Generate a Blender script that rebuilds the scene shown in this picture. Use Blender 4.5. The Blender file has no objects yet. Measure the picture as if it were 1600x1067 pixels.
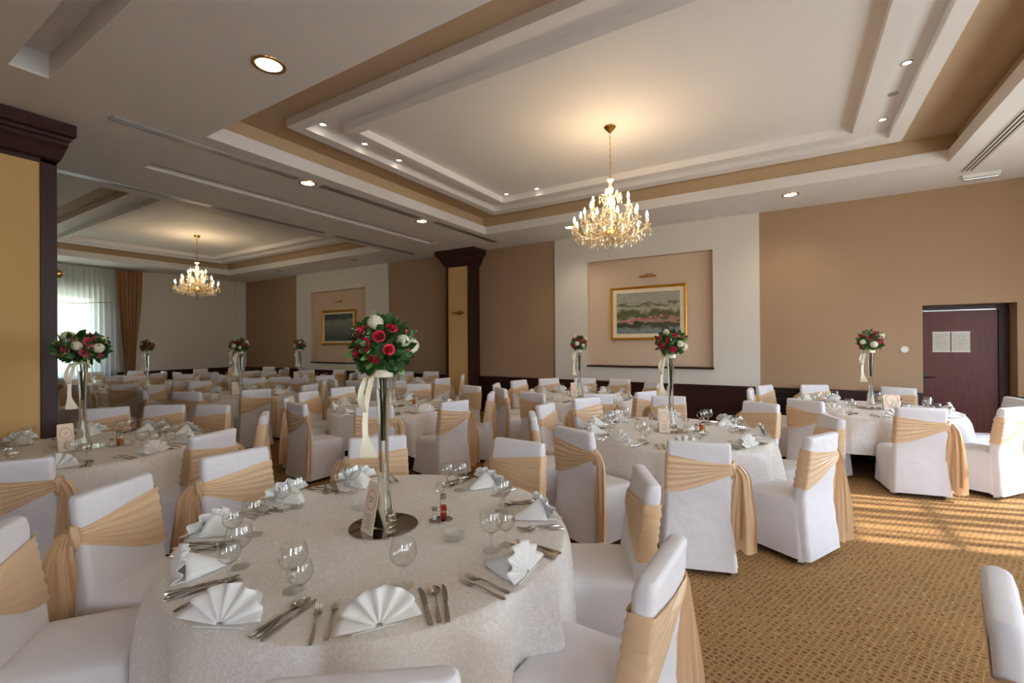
import bpy, math, random
from mathutils import Vector, Matrix
PI = math.pi
rad = math.radians
S = bpy.context.scene
COL = S.collection
R0 = random.Random(7)

# ------------------------------------------------------------------ camera
CAM_H = 1.65
def cam_basis(yaw, pitch, roll):
    y, p, r = rad(yaw), rad(pitch), rad(roll)
    f = Vector((-math.sin(y) * math.cos(p), math.cos(y) * math.cos(p), math.sin(p)))
    rt = Vector((math.cos(y), math.sin(y), 0)); up = rt.cross(f)
    c, s = math.cos(r), math.sin(r)
    return f, c * rt + s * up, -s * rt + c * up
F_, R_, U_ = cam_basis(31.341, .1568, -.398)
cd = bpy.data.cameras.new('camera'); cam = bpy.data.objects.new('camera', cd); COL.objects.link(cam)
cd.sensor_width = 36; cd.lens = 711.68 / 1600 * 36; cd.clip_start = .05; cd.clip_end = 200
m = Matrix.Identity(4)
for i in range(3):
    m[i][0], m[i][1], m[i][2] = R_[i], U_[i], -F_[i]
m[2][3] = CAM_H
cam.matrix_world = m
cd.dof.use_dof = True; cd.dof.focus_distance = 2.6; cd.dof.aperture_fstop = 4.0
S.camera = cam

# ------------------------------------------------------------------ colour, sky, sun
S.view_settings.view_transform = 'Standard'; S.view_settings.look = 'None'
S.view_settings.gamma = 1; S.view_settings.use_curve_mapping = False
S.view_settings.exposure = 0.12
w = bpy.data.worlds.new('sky'); S.world = w; w.use_nodes = True
nt = w.node_tree; bg = nt.nodes['Background']
tc = nt.nodes.new('ShaderNodeTexCoord'); sx = nt.nodes.new('ShaderNodeSeparateXYZ'); rp = nt.nodes.new('ShaderNodeValToRGB')
nt.links.new(tc.outputs['Generated'], sx.inputs[0]); nt.links.new(sx.outputs['Z'], rp.inputs[0]); nt.links.new(rp.outputs[0], bg.inputs[0])
e = rp.color_ramp.elements; e[0].position = 0.0; e[0].color = (.36, .36, .30, 1); e[1].position = .12; e[1].color = (.70, .86, 1.08, 1)
bg.inputs[1].default_value = 31.0
sl = bpy.data.lights.new('sun', 'SUN'); sl.energy = 12; sl.angle = rad(1.3); sl.color = (1, .97, .95)
sun = bpy.data.objects.new('sun', sl); COL.objects.link(sun)
sd = Vector((-.965 * math.cos(rad(38)), -.26 * math.cos(rad(38)), -math.sin(rad(38))))
sun.rotation_euler = sd.to_track_quat('-Z', 'Y').to_euler(); sun.location = (8, 9, 6)
c_ = S.cycles if hasattr(S, 'cycles') else None
if c_:
    c_.max_bounces = 12; c_.diffuse_bounces = 5; c_.glossy_bounces = 6; c_.transmission_bounces = 10; c_.transparent_max_bounces = 24
    c_.sample_clamp_indirect = 6; c_.caustics_reflective = False; c_.caustics_refractive = False
    c_.use_denoising = True; c_.use_adaptive_sampling = True; c_.adaptive_threshold = .01
def portal(name, loc, rot, sx_, sy_):
    l = bpy.data.lights.new(name, 'AREA'); l.shape = 'RECTANGLE'; l.size = sx_; l.size_y = sy_
    o = bpy.data.objects.new(name, l); COL.objects.link(o); o.location = loc; o.rotation_euler = rot
    l.cycles.is_portal = True

# room limits
XL, XR, YB, YW, CZ = -16.9, 3.9, -4.6, 9.1, 3.9
TZ = 4.15; PZ = 4.25                                                  # tray ring underside, tray panel
BACK_FILL_WIN = [(2.3, 3.6)]  # opening added behind the camera to brighten the near cloth drape
RIGHT_WIN = [(-1.0, 1.2), (2.3, 4.4), (5.55, 7.35)]
LEFT_WIN = [(1.5, 4.93)]
for a, b in BACK_FILL_WIN: portal('portal', ((a + b) / 2, YB - .12, 1.95), (rad(90), 0, 0), b - a, 2.1)
for a, b in RIGHT_WIN: portal('portal', (XR + .12, (a + b) / 2, 1.95), (rad(90), 0, rad(90)), b - a, 2.1)
for a, b in LEFT_WIN: portal('portal', (XL - .12, (a + b) / 2, 1.95), (rad(90), 0, rad(-90)), b - a, 2.2)

# ------------------------------------------------------------------ materials
def srgb(r, g, b):
    f = lambda c: (c / 255) / 12.92 if c / 255 <= .04045 else ((c / 255 + .055) / 1.055) ** 2.4
    return (f(r), f(g), f(b), 1)
def new_mat(name):
    m = bpy.data.materials.new(name); m.use_nodes = True
    return m, m.node_tree, m.node_tree.nodes['Principled BSDF']
def nd(t, typ, **kw):
    n = t.nodes.new(typ)
    for k, v in kw.items():
        if hasattr(n, k): setattr(n, k, v)
        else: n.inputs[k].default_value = v
    return n
def lk(t, a, b): t.links.new(a, b)
def ramp(t, fac, stops):
    r = t.nodes.new('ShaderNodeValToRGB'); lk(t, fac, r.inputs[0]); el = r.color_ramp.elements
    el[0].position, el[0].color = stops[0]; el[1].position, el[1].color = stops[-1]
    for p, c in stops[1:-1]:
        x = el.new(p); x.color = c
    return r.outputs[0]
def mat(name, col, rough=.6, metal=0, spec=.5, var=.06, scale=6, bump=0, bscale=300, sheen=0, coat=0, bdist=.002):
    m, t, b = new_mat(name)
    b.inputs['Roughness'].default_value = rough; b.inputs['Metallic'].default_value = metal
    b.inputs['Specular IOR Level'].default_value = spec; b.inputs['Sheen Weight'].default_value = sheen
    b.inputs['Coat Weight'].default_value = coat
    tcn = nd(t, 'ShaderNodeTexCoord')
    n = nd(t, 'ShaderNodeTexNoise', Scale=scale, Detail=3.0); lk(t, tcn.outputs['Object'], n.inputs['Vector'])
    lo = tuple(c * (1 - var) for c in col[:3]) + (1,); hi = tuple(min(1, c * (1 + var)) for c in col[:3]) + (1,)
    lk(t, ramp(t, n.outputs['Fac'], [(.3, lo), (.7, hi)]), b.inputs['Base Color'])
    if bump:
        n2 = nd(t, 'ShaderNodeTexNoise', Scale=bscale, Detail=2.0); lk(t, tcn.outputs['Object'], n2.inputs['Vector'])
        bp = nd(t, 'ShaderNodeBump', Strength=bump, Distance=bdist); lk(t, n2.outputs['Fac'], bp.inputs['Height'])
        lk(t, bp.outputs[0], b.inputs['Normal'])
    return m
M = {}
M['ceiling'] = mat('painted_plaster_white', srgb(232, 228, 226), .7, var=.01, scale=2, bump=.05, bscale=200)
M['tan_ceiling'] = mat('painted_plaster_tan', srgb(186, 158, 124), .75, var=.02, scale=2)
M['tan_wall'] = mat('woven_tan_wallpaper', srgb(160, 128, 98), .8, var=.05, scale=120, bump=.2, bscale=400)
M['white_wall'] = mat('white_wall_paint', srgb(216, 210, 200), .7, var=.02, scale=60, bump=.1)
M['niche'] = mat('pink_beige_wall_paint', srgb(208, 182, 158), .8, var=.02, scale=60)
M['cream_panel'] = mat('cream_fabric_panel', srgb(206, 166, 106), .8, var=.04, scale=90, bump=.15)
M['gold'] = mat('gilded_frame', srgb(206, 150, 52), .35, .6, var=.15, scale=30, bump=.2, bscale=80)
M['brass'] = mat('polished_brass', srgb(214, 170, 96), .2, 1, var=.05)
M['steel'] = mat('cutlery_steel', srgb(186, 179, 168), .2, 1, var=.03)
M['alu'] = mat('brushed_aluminium', srgb(178, 178, 176), .3, 1, var=.03)
M['grille_dark'] = mat('grille_dark', srgb(52, 50, 48), .6)
M['black'] = mat('black_plastic', srgb(20, 18, 17), .4)
M['plastic'] = mat('white_plastic', srgb(226, 222, 214), .4, var=.01)
M['cover'] = mat('white_chair_cover', srgb(226, 222, 224), .75, var=.02, scale=9, bump=.55, bscale=9, bdist=.012, sheen=.2)
M['napkin'] = mat('starched_napkin', srgb(240, 238, 234), .7, var=.01, bump=.08, bscale=900)
M['paper'] = mat('printed_paper', srgb(206, 200, 184), .8, var=.1, scale=24)
M['card'] = mat('cream_card', srgb(232, 216, 188), .7, var=.03)
M['card_pink'] = mat('pink_print', srgb(214, 150, 136), .7)
M['card_ink'] = mat('brown_ink', srgb(120, 72, 62), .7)
M['ribbon'] = mat('cream_ribbon', srgb(232, 222, 196), .4, var=.03, sheen=.2)
M['leaf'] = mat('rose_leaf', srgb(44, 82, 34), .45, var=.45, scale=18)
M['leaf_light'] = mat('pale_leaf', srgb(92, 138, 58), .5, var=.2, scale=30)
M['stem'] = mat('flower_stem', srgb(70, 104, 52), .5, var=.2)
M['rose'] = mat('crimson_rose', srgb(206, 26, 58), .55, var=.25, scale=60)
M['rose_pink'] = mat('pink_rose', srgb(200, 78, 100), .55, var=.2, scale=60)
M['white_flower'] = mat('white_hydrangea', srgb(236, 232, 208), .6, var=.08, scale=80)
M['curtain'] = mat('bronze_curtain', srgb(150, 104, 58), .5, var=.1, scale=8, sheen=.3)
M['outside'] = mat('asphalt', srgb(120, 118, 112), .9)
M['facade'] = mat('sky_block_render', srgb(124, 128, 112), .9, var=.2, scale=.8)
M['candle'] = mat('candle_tube', srgb(240, 226, 196), .4)

def wood(name, c1, c2, rough=.45, scale=3):
    m, t, b = new_mat(name); b.inputs['Roughness'].default_value = rough
    tcn = nd(t, 'ShaderNodeTexCoord'); mp = nd(t, 'ShaderNodeMapping'); lk(t, tcn.outputs['Object'], mp.inputs[0]); mp.inputs['Scale'].default_value = (9, 9, .8)
    n = nd(t, 'ShaderNodeTexNoise', Scale=scale, Detail=6.0, Roughness=.6); lk(t, mp.outputs[0], n.inputs['Vector'])
    lk(t, ramp(t, n.outputs['Fac'], [(.3, c1), (.7, c2)]), b.inputs['Base Color'])
    return m
M['dark_wood'] = wood('dark_mahogany', srgb(42, 18, 14), srgb(60, 27, 20))
M['dark_wood'].node_tree.nodes['Principled BSDF'].inputs['Specular IOR Level'].default_value = .3
M['door_wood'] = wood('red_brown_door_veneer', srgb(74, 30, 20), srgb(98, 42, 28), .45)
M['door_wood'].node_tree.nodes['Principled BSDF'].inputs['Specular IOR Level'].default_value = .3

def satin(name, c):
    m, t, b = new_mat(name)
    b.inputs['Base Color'].default_value = c; b.inputs['Roughness'].default_value = .38
    b.inputs['Sheen Weight'].default_value = .3; b.inputs['Specular IOR Level'].default_value = .6
    tcn = nd(t, 'ShaderNodeTexCoord'); n = nd(t, 'ShaderNodeTexNoise', Scale=14.0, Detail=3.0); lk(t, tcn.outputs['Object'], n.inputs['Vector'])
    bp = nd(t, 'ShaderNodeBump', Strength=.25, Distance=.01); lk(t, n.outputs['Fac'], bp.inputs['Height']); lk(t, bp.outputs[0], b.inputs['Normal'])
    tr = nd(t, 'ShaderNodeBsdfTranslucent'); tr.inputs[0].default_value = c
    mx = nd(t, 'ShaderNodeMixShader'); mx.inputs[0].default_value = .18
    out = t.nodes['Material Output']; lk(t, b.outputs[0], mx.inputs[1]); lk(t, tr.outputs[0], mx.inputs[2]); lk(t, mx.outputs[0], out.inputs[0])
    return m
M['satin'] = satin('champagne_satin', srgb(228, 192, 150))

def carpet():
    m, t, b = new_mat('patterned_carpet'); b.inputs['Roughness'].default_value = .95; b.inputs['Specular IOR Level'].default_value = .1
    tcn = nd(t, 'ShaderNodeTexCoord')
    mp = nd(t, 'ShaderNodeMapping'); mp.inputs['Rotation'].default_value = (0, 0, rad(20)); lk(t, tcn.outputs['Object'], mp.inputs[0])
    v = nd(t, 'ShaderNodeTexVoronoi', Scale=30.0, Randomness=.45); v.feature = 'F1'; lk(t, mp.outputs[0], v.inputs['Vector'])
    v2 = nd(t, 'ShaderNodeTexVoronoi', Scale=30.0, Randomness=.45); v2.feature = 'DISTANCE_TO_EDGE'; lk(t, mp.outputs[0], v2.inputs['Vector'])
    n = nd(t, 'ShaderNodeTexNoise', Scale=1.2, Detail=4.0); lk(t, tcn.outputs['Object'], n.inputs['Vector'])
    base = ramp(t, n.outputs['Fac'], [(.3, srgb(130, 94, 56)), (.7, srgb(144, 106, 66))])
    dots = ramp(t, v.outputs['Distance'], [(.18, (1, 1, 1, 1)), (.30, (0, 0, 0, 1))])
    edge = ramp(t, v2.outputs['Distance'], [(.03, (1, 1, 1, 1)), (.08, (0, 0, 0, 1))])
    m1 = nd(t, 'ShaderNodeMix', data_type='RGBA'); lk(t, dots, m1.inputs[0]); lk(t, base, m1.inputs[6]); m1.inputs[7].default_value = srgb(94, 62, 38)
    m2 = nd(t, 'ShaderNodeMix', data_type='RGBA'); lk(t, edge, m2.inputs[0]); lk(t, m1.outputs[2], m2.inputs[6]); m2.inputs[7].default_value = srgb(166, 132, 90)
    lk(t, m2.outputs[2], b.inputs['Base Color'])
    n3 = nd(t, 'ShaderNodeTexNoise', Scale=260.0); lk(t, tcn.outputs['Object'], n3.inputs['Vector'])
    bp = nd(t, 'ShaderNodeBump', Strength=.5, Distance=.004); lk(t, n3.outputs['Fac'], bp.inputs['Height']); lk(t, bp.outputs[0], b.inputs['Normal'])
    return m
M['carpet'] = carpet()

def damask():
    m, t, b = new_mat('damask_tablecloth')
    uv = nd(t, 'ShaderNodeTexCoord')
    n = nd(t, 'ShaderNodeTexNoise', Scale=31.0, Detail=.6, Distortion=.9); n.noise_dimensions = '2D'; lk(t, uv.outputs['UV'], n.inputs['Vector'])
    mu = nd(t, 'ShaderNodeMath', operation='MULTIPLY'); lk(t, n.outputs['Fac'], mu.inputs[0]); mu.inputs[1].default_value = 4.6
    fr = nd(t, 'ShaderNodeMath', operation='PINGPONG'); lk(t, mu.outputs[0], fr.inputs[0]); fr.inputs[1].default_value = .5
    fac = ramp(t, fr.outputs[0], [(.19, (0, 0, 0, 1)), (.25, (1, 1, 1, 1))])
    cr = nd(t, 'ShaderNodeMix', data_type='RGBA'); lk(t, fac, cr.inputs[0]); cr.inputs[6].default_value = srgb(238, 232, 224); cr.inputs[7].default_value = srgb(225, 218, 210)
    lk(t, cr.outputs[2], b.inputs['Base Color'])
    rr = nd(t, 'ShaderNodeMapRange'); lk(t, fac, rr.inputs[0]); rr.inputs[3].default_value = .34; rr.inputs[4].default_value = .62
    lk(t, rr.outputs[0], b.inputs['Roughness']); b.inputs['Sheen Weight'].default_value = .15
    bp = nd(t, 'ShaderNodeBump', Strength=.15, Distance=.002); lk(t, fac, bp.inputs['Height']); lk(t, bp.outputs[0], b.inputs['Normal'])
    return m
M['damask'] = damask()

def thin_glass(name, tint=(1, 1, 1, 1), boost=1.0, base=.05, bump=0):
    m, t, b = new_mat(name); t.nodes.remove(b)
    tr = nd(t, 'ShaderNodeBsdfTransparent'); tr.inputs[0].default_value = tint
    gl = nd(t, 'ShaderNodeBsdfGlossy'); gl.inputs['Roughness'].default_value = .02
    fr = nd(t, 'ShaderNodeLayerWeight'); fr.inputs[0].default_value = .5
    pw = nd(t, 'ShaderNodeMath', operation='POWER'); lk(t, fr.outputs['Facing'], pw.inputs[0]); pw.inputs[1].default_value = 4.0
    mu = nd(t, 'ShaderNodeMath', operation='MULTIPLY_ADD'); lk(t, pw.outputs[0], mu.inputs[0]); mu.inputs[1].default_value = .55 * boost; mu.inputs[2].default_value = base
    if bump:
        tcn = nd(t, 'ShaderNodeTexCoord'); v = nd(t, 'ShaderNodeTexVoronoi', Scale=160.0); lk(t, tcn.outputs['Object'], v.inputs['Vector'])
        bp = nd(t, 'ShaderNodeBump', Strength=bump, Distance=.004); lk(t, v.outputs['Distance'], bp.inputs['Height']); lk(t, bp.outputs[0], gl.inputs['Normal'])
    mx = nd(t, 'ShaderNodeMixShader'); lk(t, mu.outputs[0], mx.inputs[0]); lk(t, tr.outputs[0], mx.inputs[1]); lk(t, gl.outputs[0], mx.inputs[2])
    lk(t, mx.outputs[0], t.nodes['Material Output'].inputs[0])
    return m
M['bowl_glass'] = thin_glass('thin_clear_glass', (.985, .99, .985, 1), 1.6, .06)
M['cut_glass'] = thin_glass('faceted_clear_glass', (.98, .99, .975, 1), 1.3, .22, .9)
M['window_glass'] = thin_glass('window_glass', (.95, .97, .96, 1))
def thick_glass(name, col=(1, 1, 1, 1), ior=1.45, rough=0.0):
    m, t, b = new_mat(name); b.inputs['Base Color'].default_value = col; b.inputs['Transmission Weight'].default_value = 1
    b.inputs['Roughness'].default_value = rough; b.inputs['IOR'].default_value = ior
    return m
M['glass'] = thick_glass('clear_glass', (.97, .99, .97, 1))
M['water'] = thick_glass('water', (.98, .98, .95, 1), 1.33)
M['oil'] = thick_glass('red_vinegar', srgb(196, 60, 20), 1.36)
M['oil_pale'] = thick_glass('golden_oil', srgb(226, 190, 70), 1.36)
def crystal():
    m, t, b = new_mat('cut_crystal'); t.nodes.remove(b)
    tr = nd(t, 'ShaderNodeBsdfTransparent'); tr.inputs[0].default_value = (1, .97, .9, 1)
    gl = nd(t, 'ShaderNodeBsdfGlossy'); gl.inputs['Roughness'].default_value = .05; gl.inputs[0].default_value = (1, .95, .85, 1)
    mx = nd(t, 'ShaderNodeMixShader'); mx.inputs[0].default_value = .45; lk(t, tr.outputs[0], mx.inputs[1]); lk(t, gl.outputs[0], mx.inputs[2])
    tl = nd(t, 'ShaderNodeBsdfTranslucent'); tl.inputs[0].default_value = (1, .93, .82, 1); m2 = nd(t, 'ShaderNodeMixShader'); m2.inputs[0].default_value = .22; lk(t, mx.outputs[0], m2.inputs[1]); lk(t, tl.outputs[0], m2.inputs[2])
    lk(t, m2.outputs[0], t.nodes['Material Output'].inputs[0]); return m
M['gilt_glass'] = mat('gilded_glass_arm', srgb(236, 206, 150), .25, .55, var=.05)
M['crystal'] = crystal()
def mirror():
    m, t, b = new_mat('bronze_mirror'); b.inputs['Base Color'].default_value = srgb(205, 194, 178); b.inputs['Metallic'].default_value = 1; b.inputs['Roughness'].default_value = .03
    return m
M['mirror'] = mirror()
def emit(name, col, s):
    m, t, b = new_mat(name); b.inputs['Base Color'].default_value = (.9, .9, .9, 1)
    b.inputs['Emission Color'].default_value = col; b.inputs['Emission Strength'].default_value = s; return m
M['bulb'] = emit('flame_bulb', (1, .80, .50, 1), 14)
M['lamp_lens'] = emit('lit_lamp_lens', (1, .93, .76, 1), 9)
M['spot_lens'] = emit('lit_spot_lens', (1, .92, .76, 1), 7)
M['lamp_off'] = mat('unlit_lamp_lens', srgb(150, 146, 138), .3)
def sheer(name, trans, gaps=False):
    m, t, b = new_mat(name); t.nodes.remove(b)
    tl = nd(t, 'ShaderNodeBsdfTranslucent'); tl.inputs[0].default_value = (.85, .9, .95, 1)
    df = nd(t, 'ShaderNodeBsdfDiffuse'); df.inputs[0].default_value = (.8, .82, .84, 1)
    a = nd(t, 'ShaderNodeMixShader'); a.inputs[0].default_value = .35; lk(t, tl.outputs[0], a.inputs[1]); lk(t, df.outputs[0], a.inputs[2])
    tr = nd(t, 'ShaderNodeBsdfTransparent'); mx = nd(t, 'ShaderNodeMixShader'); mx.inputs[0].default_value = trans
    lk(t, a.outputs[0], mx.inputs[1]); lk(t, tr.outputs[0], mx.inputs[2]); lk(t, mx.outputs[0], t.nodes['Material Output'].inputs[0])
    return m
M['sheer'] = sheer('sheer_voile', .16)
M['sheer_heavy'] = sheer('heavy_voile', .0)

def painting_mat(name, dark):
    m, t, b = new_mat(name); b.inputs['Roughness'].default_value = .45
    uv = nd(t, 'ShaderNodeTexCoord'); sp = nd(t, 'ShaderNodeSeparateXYZ'); lk(t, uv.outputs['UV'], sp.inputs[0])
    n = nd(t, 'ShaderNodeTexNoise', Scale=3.2, Detail=7.0, Roughness=.62); lk(t, uv.outputs['UV'], n.inputs['Vector'])
    ad = nd(t, 'ShaderNodeMath', operation='MULTIPLY_ADD'); lk(t, n.outputs['Fac'], ad.inputs[0]); ad.inputs[1].default_value = .56 if not dark else .4; lk(t, sp.outputs['Y'], ad.inputs[2])
    o = .28 if not dark else .2
    if not dark:
        st = [(0.0 + o, srgb(120, 128, 130)), (.10 + o, srgb(128, 134, 132)), (.17 + o, srgb(66, 70, 44)), (.27 + o, srgb(70, 70, 50)), (.30 + o, srgb(176, 140, 124)), (.35 + o, srgb(150, 120, 104)),
              (.38 + o, srgb(92, 96, 58)), (.52 + o, srgb(82, 86, 44)), (.70 + o, srgb(70, 66, 44)), (.74 + o, srgb(160, 156, 140)), (.9, srgb(176, 172, 150))]
    else:
        st = [(.15, srgb(34, 34, 28)), (.38, srgb(52, 50, 40)), (.5, srgb(74, 72, 62)), (.85, srgb(112, 106, 88)), (.98, srgb(104, 98, 78)), (1.0, srgb(40, 44, 22))]
    c = ramp(t, ad.outputs[0], st)
    n2 = nd(t, 'ShaderNodeTexNoise', Scale=9.0, Detail=5.0); lk(t, uv.outputs['UV'], n2.inputs['Vector'])
    mx = nd(t, 'ShaderNodeMix', data_type='RGBA'); mx.blend_type = 'OVERLAY'; mx.inputs[0].default_value = .35; lk(t, c, mx.inputs[6]); lk(t, n2.outputs['Fac'], mx.inputs[7])
    lk(t, mx.outputs[2], b.inputs['Base Color']); return m
M['painting'] = painting_mat('river_landscape_paint', False)
M['painting_dark'] = painting_mat('dark_pond_paint', True)

# ------------------------------------------------------------------ mesh helpers
class G:
    def __init__(s): s.v = []; s.f = []; s.m = []; s.uv = None
    def add(s, v, f, mi=0):
        o = len(s.v); s.v += [tuple(p) for p in v]; s.f += [tuple(i + o for i in q) for q in f]; s.m += [mi] * len(f); return s
    def box(s, a, b, mi=0):
        x0, y0, z0 = a; x1, y1, z1 = b
        v = [(x0, y0, z0), (x1, y0, z0), (x1, y1, z0), (x0, y1, z0), (x0, y0, z1), (x1, y0, z1), (x1, y1, z1), (x0, y1, z1)]
        return s.add(v, [(0, 3, 2, 1), (4, 5, 6, 7), (0, 1, 5, 4), (1, 2, 6, 5), (2, 3, 7, 6), (3, 0, 4, 7)], mi)
    def loft(s, rings, mi=0, cap=(True, True), closed=True):
        n = len(rings[0]); v = [p for r in rings for p in r]; f = []
        for k in range(len(rings) - 1):
            for i in range(n if closed else n - 1):
                j = (i + 1) % n; f.append((k * n + i, k * n + j, (k + 1) * n + j, (k + 1) * n + i))
        if closed and cap[0]: f.append(tuple(range(n - 1, -1, -1)))
        if closed and cap[1]: f.append(tuple((len(rings) - 1) * n + i for i in range(n)))
        return s.add(v, f, mi)
    def lathe(s, prof, n=24, mi=0, c=(0, 0, 0), cap=(False, False), sxy=(1, 1)):
        return s.loft([[(c[0] + r * sxy[0] * math.cos(2 * PI * i / n), c[1] + r * sxy[1] * math.sin(2 * PI * i / n), c[2] + z) for i in range(n)] for r, z in prof], mi, cap)
    def tube(s, pts, r, n=8, mi=0):
        pts = [Vector(p) for p in pts]; rings = []
        up = Vector((0, 0, 1))
        for i, p in enumerate(pts):
            d = (pts[min(i + 1, len(pts) - 1)] - pts[max(i - 1, 0)]).normalized()
            a = up if abs(d.dot(up)) < .95 else Vector((1, 0, 0))
            u = d.cross(a).normalized(); v = d.cross(u).normalized()
            rr = r[i] if isinstance(r, (list, tuple)) else r
            rings.append([p + u * rr * math.cos(2 * PI * k / n) + v * rr * math.sin(2 * PI * k / n) for k in range(n)])
        return s.loft(rings, mi)
    def ell(s, c, r, n=10, k=7, mi=0):
        rx, ry, rz = r if isinstance(r, (list, tuple)) else (r, r, r)
        return s.loft([[(c[0] + rx * math.sin(PI * max(.02, min(.98, j / k))) * math.cos(2 * PI * i / n), c[1] + ry * math.sin(PI * max(.02, min(.98, j / k))) * math.sin(2 * PI * i / n), c[2] - rz * math.cos(PI * j / k)) for i in range(n)] for j in range(k + 1)], mi)
    def sheet(s, rows, mi=0):
        return s.loft(rows, mi, closed=False)
    def obj(s, name, mats, parent=None, smooth=35, bevel=0, solid=0, sub=0, loc=None):
        me = bpy.data.meshes.new(name); me.from_pydata(s.v, [], s.f)
        if not isinstance(mats, (list, tuple)): mats = [mats]
        for x in mats: me.materials.append(M[x])
        if len(mats) > 1:
            for p, mi in zip(me.polygons, s.m): p.material_index = mi
        if s.uv:
            ul = me.uv_layers.new(name='UVMap')
            for lp in me.loops: ul.data[lp.index].uv = s.uv[lp.vertex_index]
        if smooth:
            for p in me.polygons: p.use_smooth = True
            me.set_sharp_from_angle(angle=rad(smooth))
        me.update()
        o = bpy.data.objects.new(name, me); COL.objects.link(o)
        if parent: o.parent = parent
        if loc: o.location = loc
        if bevel:
            b = o.modifiers.new('bevel', 'BEVEL'); b.width = bevel; b.segments = 2; b.limit_method = 'ANGLE'
        if solid:
            b = o.modifiers.new('solid', 'SOLIDIFY'); b.thickness = solid; b.offset = 0
        if sub:
            b = o.modifiers.new('sub', 'SUBSURF'); b.levels = sub; b.render_levels = sub
        return o
def struct(o):
    o['kind'] = 'structure'; return o
def empty(name, loc=(0, 0, 0), rz=0):
    o = bpy.data.objects.new(name, None); o.empty_display_size = .1; COL.objects.link(o); o.location = loc; o.rotation_euler = (0, 0, rz); return o
USED = {}
def tag(o, label, cat, group=None):
    USED.setdefault(label, []).append(o.name)
    o['label'] = label; o['category'] = cat
    if group: o['group'] = group
    return o
KIDS = {}
def kids(o):
    if o.name not in KIDS: KIDS[o.name] = [c for c in bpy.data.objects if c.parent == o]
    return KIDS[o.name]
def copy_tree(o, loc, rz=None, parent=None):
    c = o.copy(); COL.objects.link(c)
    if parent: c.parent = parent
    if loc is not None: c.location = loc
    if rz is not None: c.rotation_euler = (o.rotation_euler[0], o.rotation_euler[1], rz)
    for ch in kids(o): copy_tree(ch, None, None, c)
    return c
class Proto:
    """first use moves the built thing itself, later uses copy it"""
    def __init__(s, o): s.o = o; s.used = False
    def place(s, loc, rz, label, cat, group=None):
        if not s.used:
            s.used = True; kids(s.o)
            for k in kids(s.o): kids(k)
            o = s.o; o.location = loc; o.rotation_euler[2] = rz
        else: o = copy_tree(s.o, loc, rz)
        return tag(o, label, cat, group)
def rrect(hw, hd, r, n=4):
    out = []
    for cx, cy, a0 in ((hw - r, hd - r, 0), (-hw + r, hd - r, 90), (-hw + r, -hd + r, 180), (hw - r, -hd + r, 270)):
        for k in range(n + 1):
            a = rad(a0 + 90 * k / n); out.append((cx + r * math.cos(a), cy + r * math.sin(a)))
    return out

# ------------------------------------------------------------------ room shell
TA = (-5.37, 2.49, 1.74, 7.80)                                        # tray over the near tables
TB = (-15.42, 2.49, -8.31, 7.80)                                      # its mirror image
SLOT = (-6.95, 2.50, -6.72, 7.86)
SLOT2 = (-5.31, 1.015, 1.7, 1.25)
SLOT3 = (-15.4, 1.015, -8.37, 1.25)
OPEN = [TA, TB, SLOT, SLOT2, SLOT3]
g = G(); g.box((XL - .3, YB - .3, -.12), (XR + .3, YW + .6, 0)); struct(g.obj('floor', 'carpet', smooth=0))
xs = sorted({XL - .3, XR + .3} | {v for o in OPEN for v in (o[0], o[2])}); ys = sorted({YB - .3, YW + .6} | {v for o in OPEN for v in (o[1], o[3])})
g = G()
for i in range(len(xs) - 1):
    for j in range(len(ys) - 1):
        cx, cy = (xs[i] + xs[i + 1]) / 2, (ys[j] + ys[j + 1]) / 2
        if any(o[0] < cx < o[2] and o[1] < cy < o[3] for o in OPEN): continue
        g.add([(xs[i], ys[j], CZ), (xs[i], ys[j + 1], CZ), (xs[i + 1], ys[j + 1], CZ), (xs[i + 1], ys[j], CZ)], [(0, 1, 2, 3)])
ceil = struct(g.obj('ceiling', 'ceiling', smooth=0))
def wallring(g, r, z0, z1, mi=0, out=False):
    x0, y0, x1, y1 = r
    v = [(x0, y0, z0), (x1, y0, z0), (x1, y1, z0), (x0, y1, z0), (x0, y0, z1), (x1, y0, z1), (x1, y1, z1), (x0, y1, z1)]
    f = [(0, 1, 5, 4), (1, 2, 6, 5), (2, 3, 7, 6), (3, 0, 4, 7)]
    g.add(v, [q[::-1] for q in f] if out else f, mi)
def flatring(g, a, b, z, mi=0):
    ax0, ay0, ax1, ay1 = a; bx0, by0, bx1, by1 = b
    v = [(ax0, ay0, z), (ax1, ay0, z), (ax1, ay1, z), (ax0, ay1, z), (bx0, by0, z), (bx1, by0, z), (bx1, by1, z), (bx0, by1, z)]
    g.add(v, [(0, 4, 5, 1), (1, 5, 6, 2), (2, 6, 7, 3), (3, 7, 4, 0)], mi)
def inset(r, a, b=None, c=None, d=None):
    b = a if b is None else b; c = a if c is None else c; d = b if d is None else d
    return (r[0] + a, r[1] + b, r[2] - c, r[3] - d)
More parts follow.
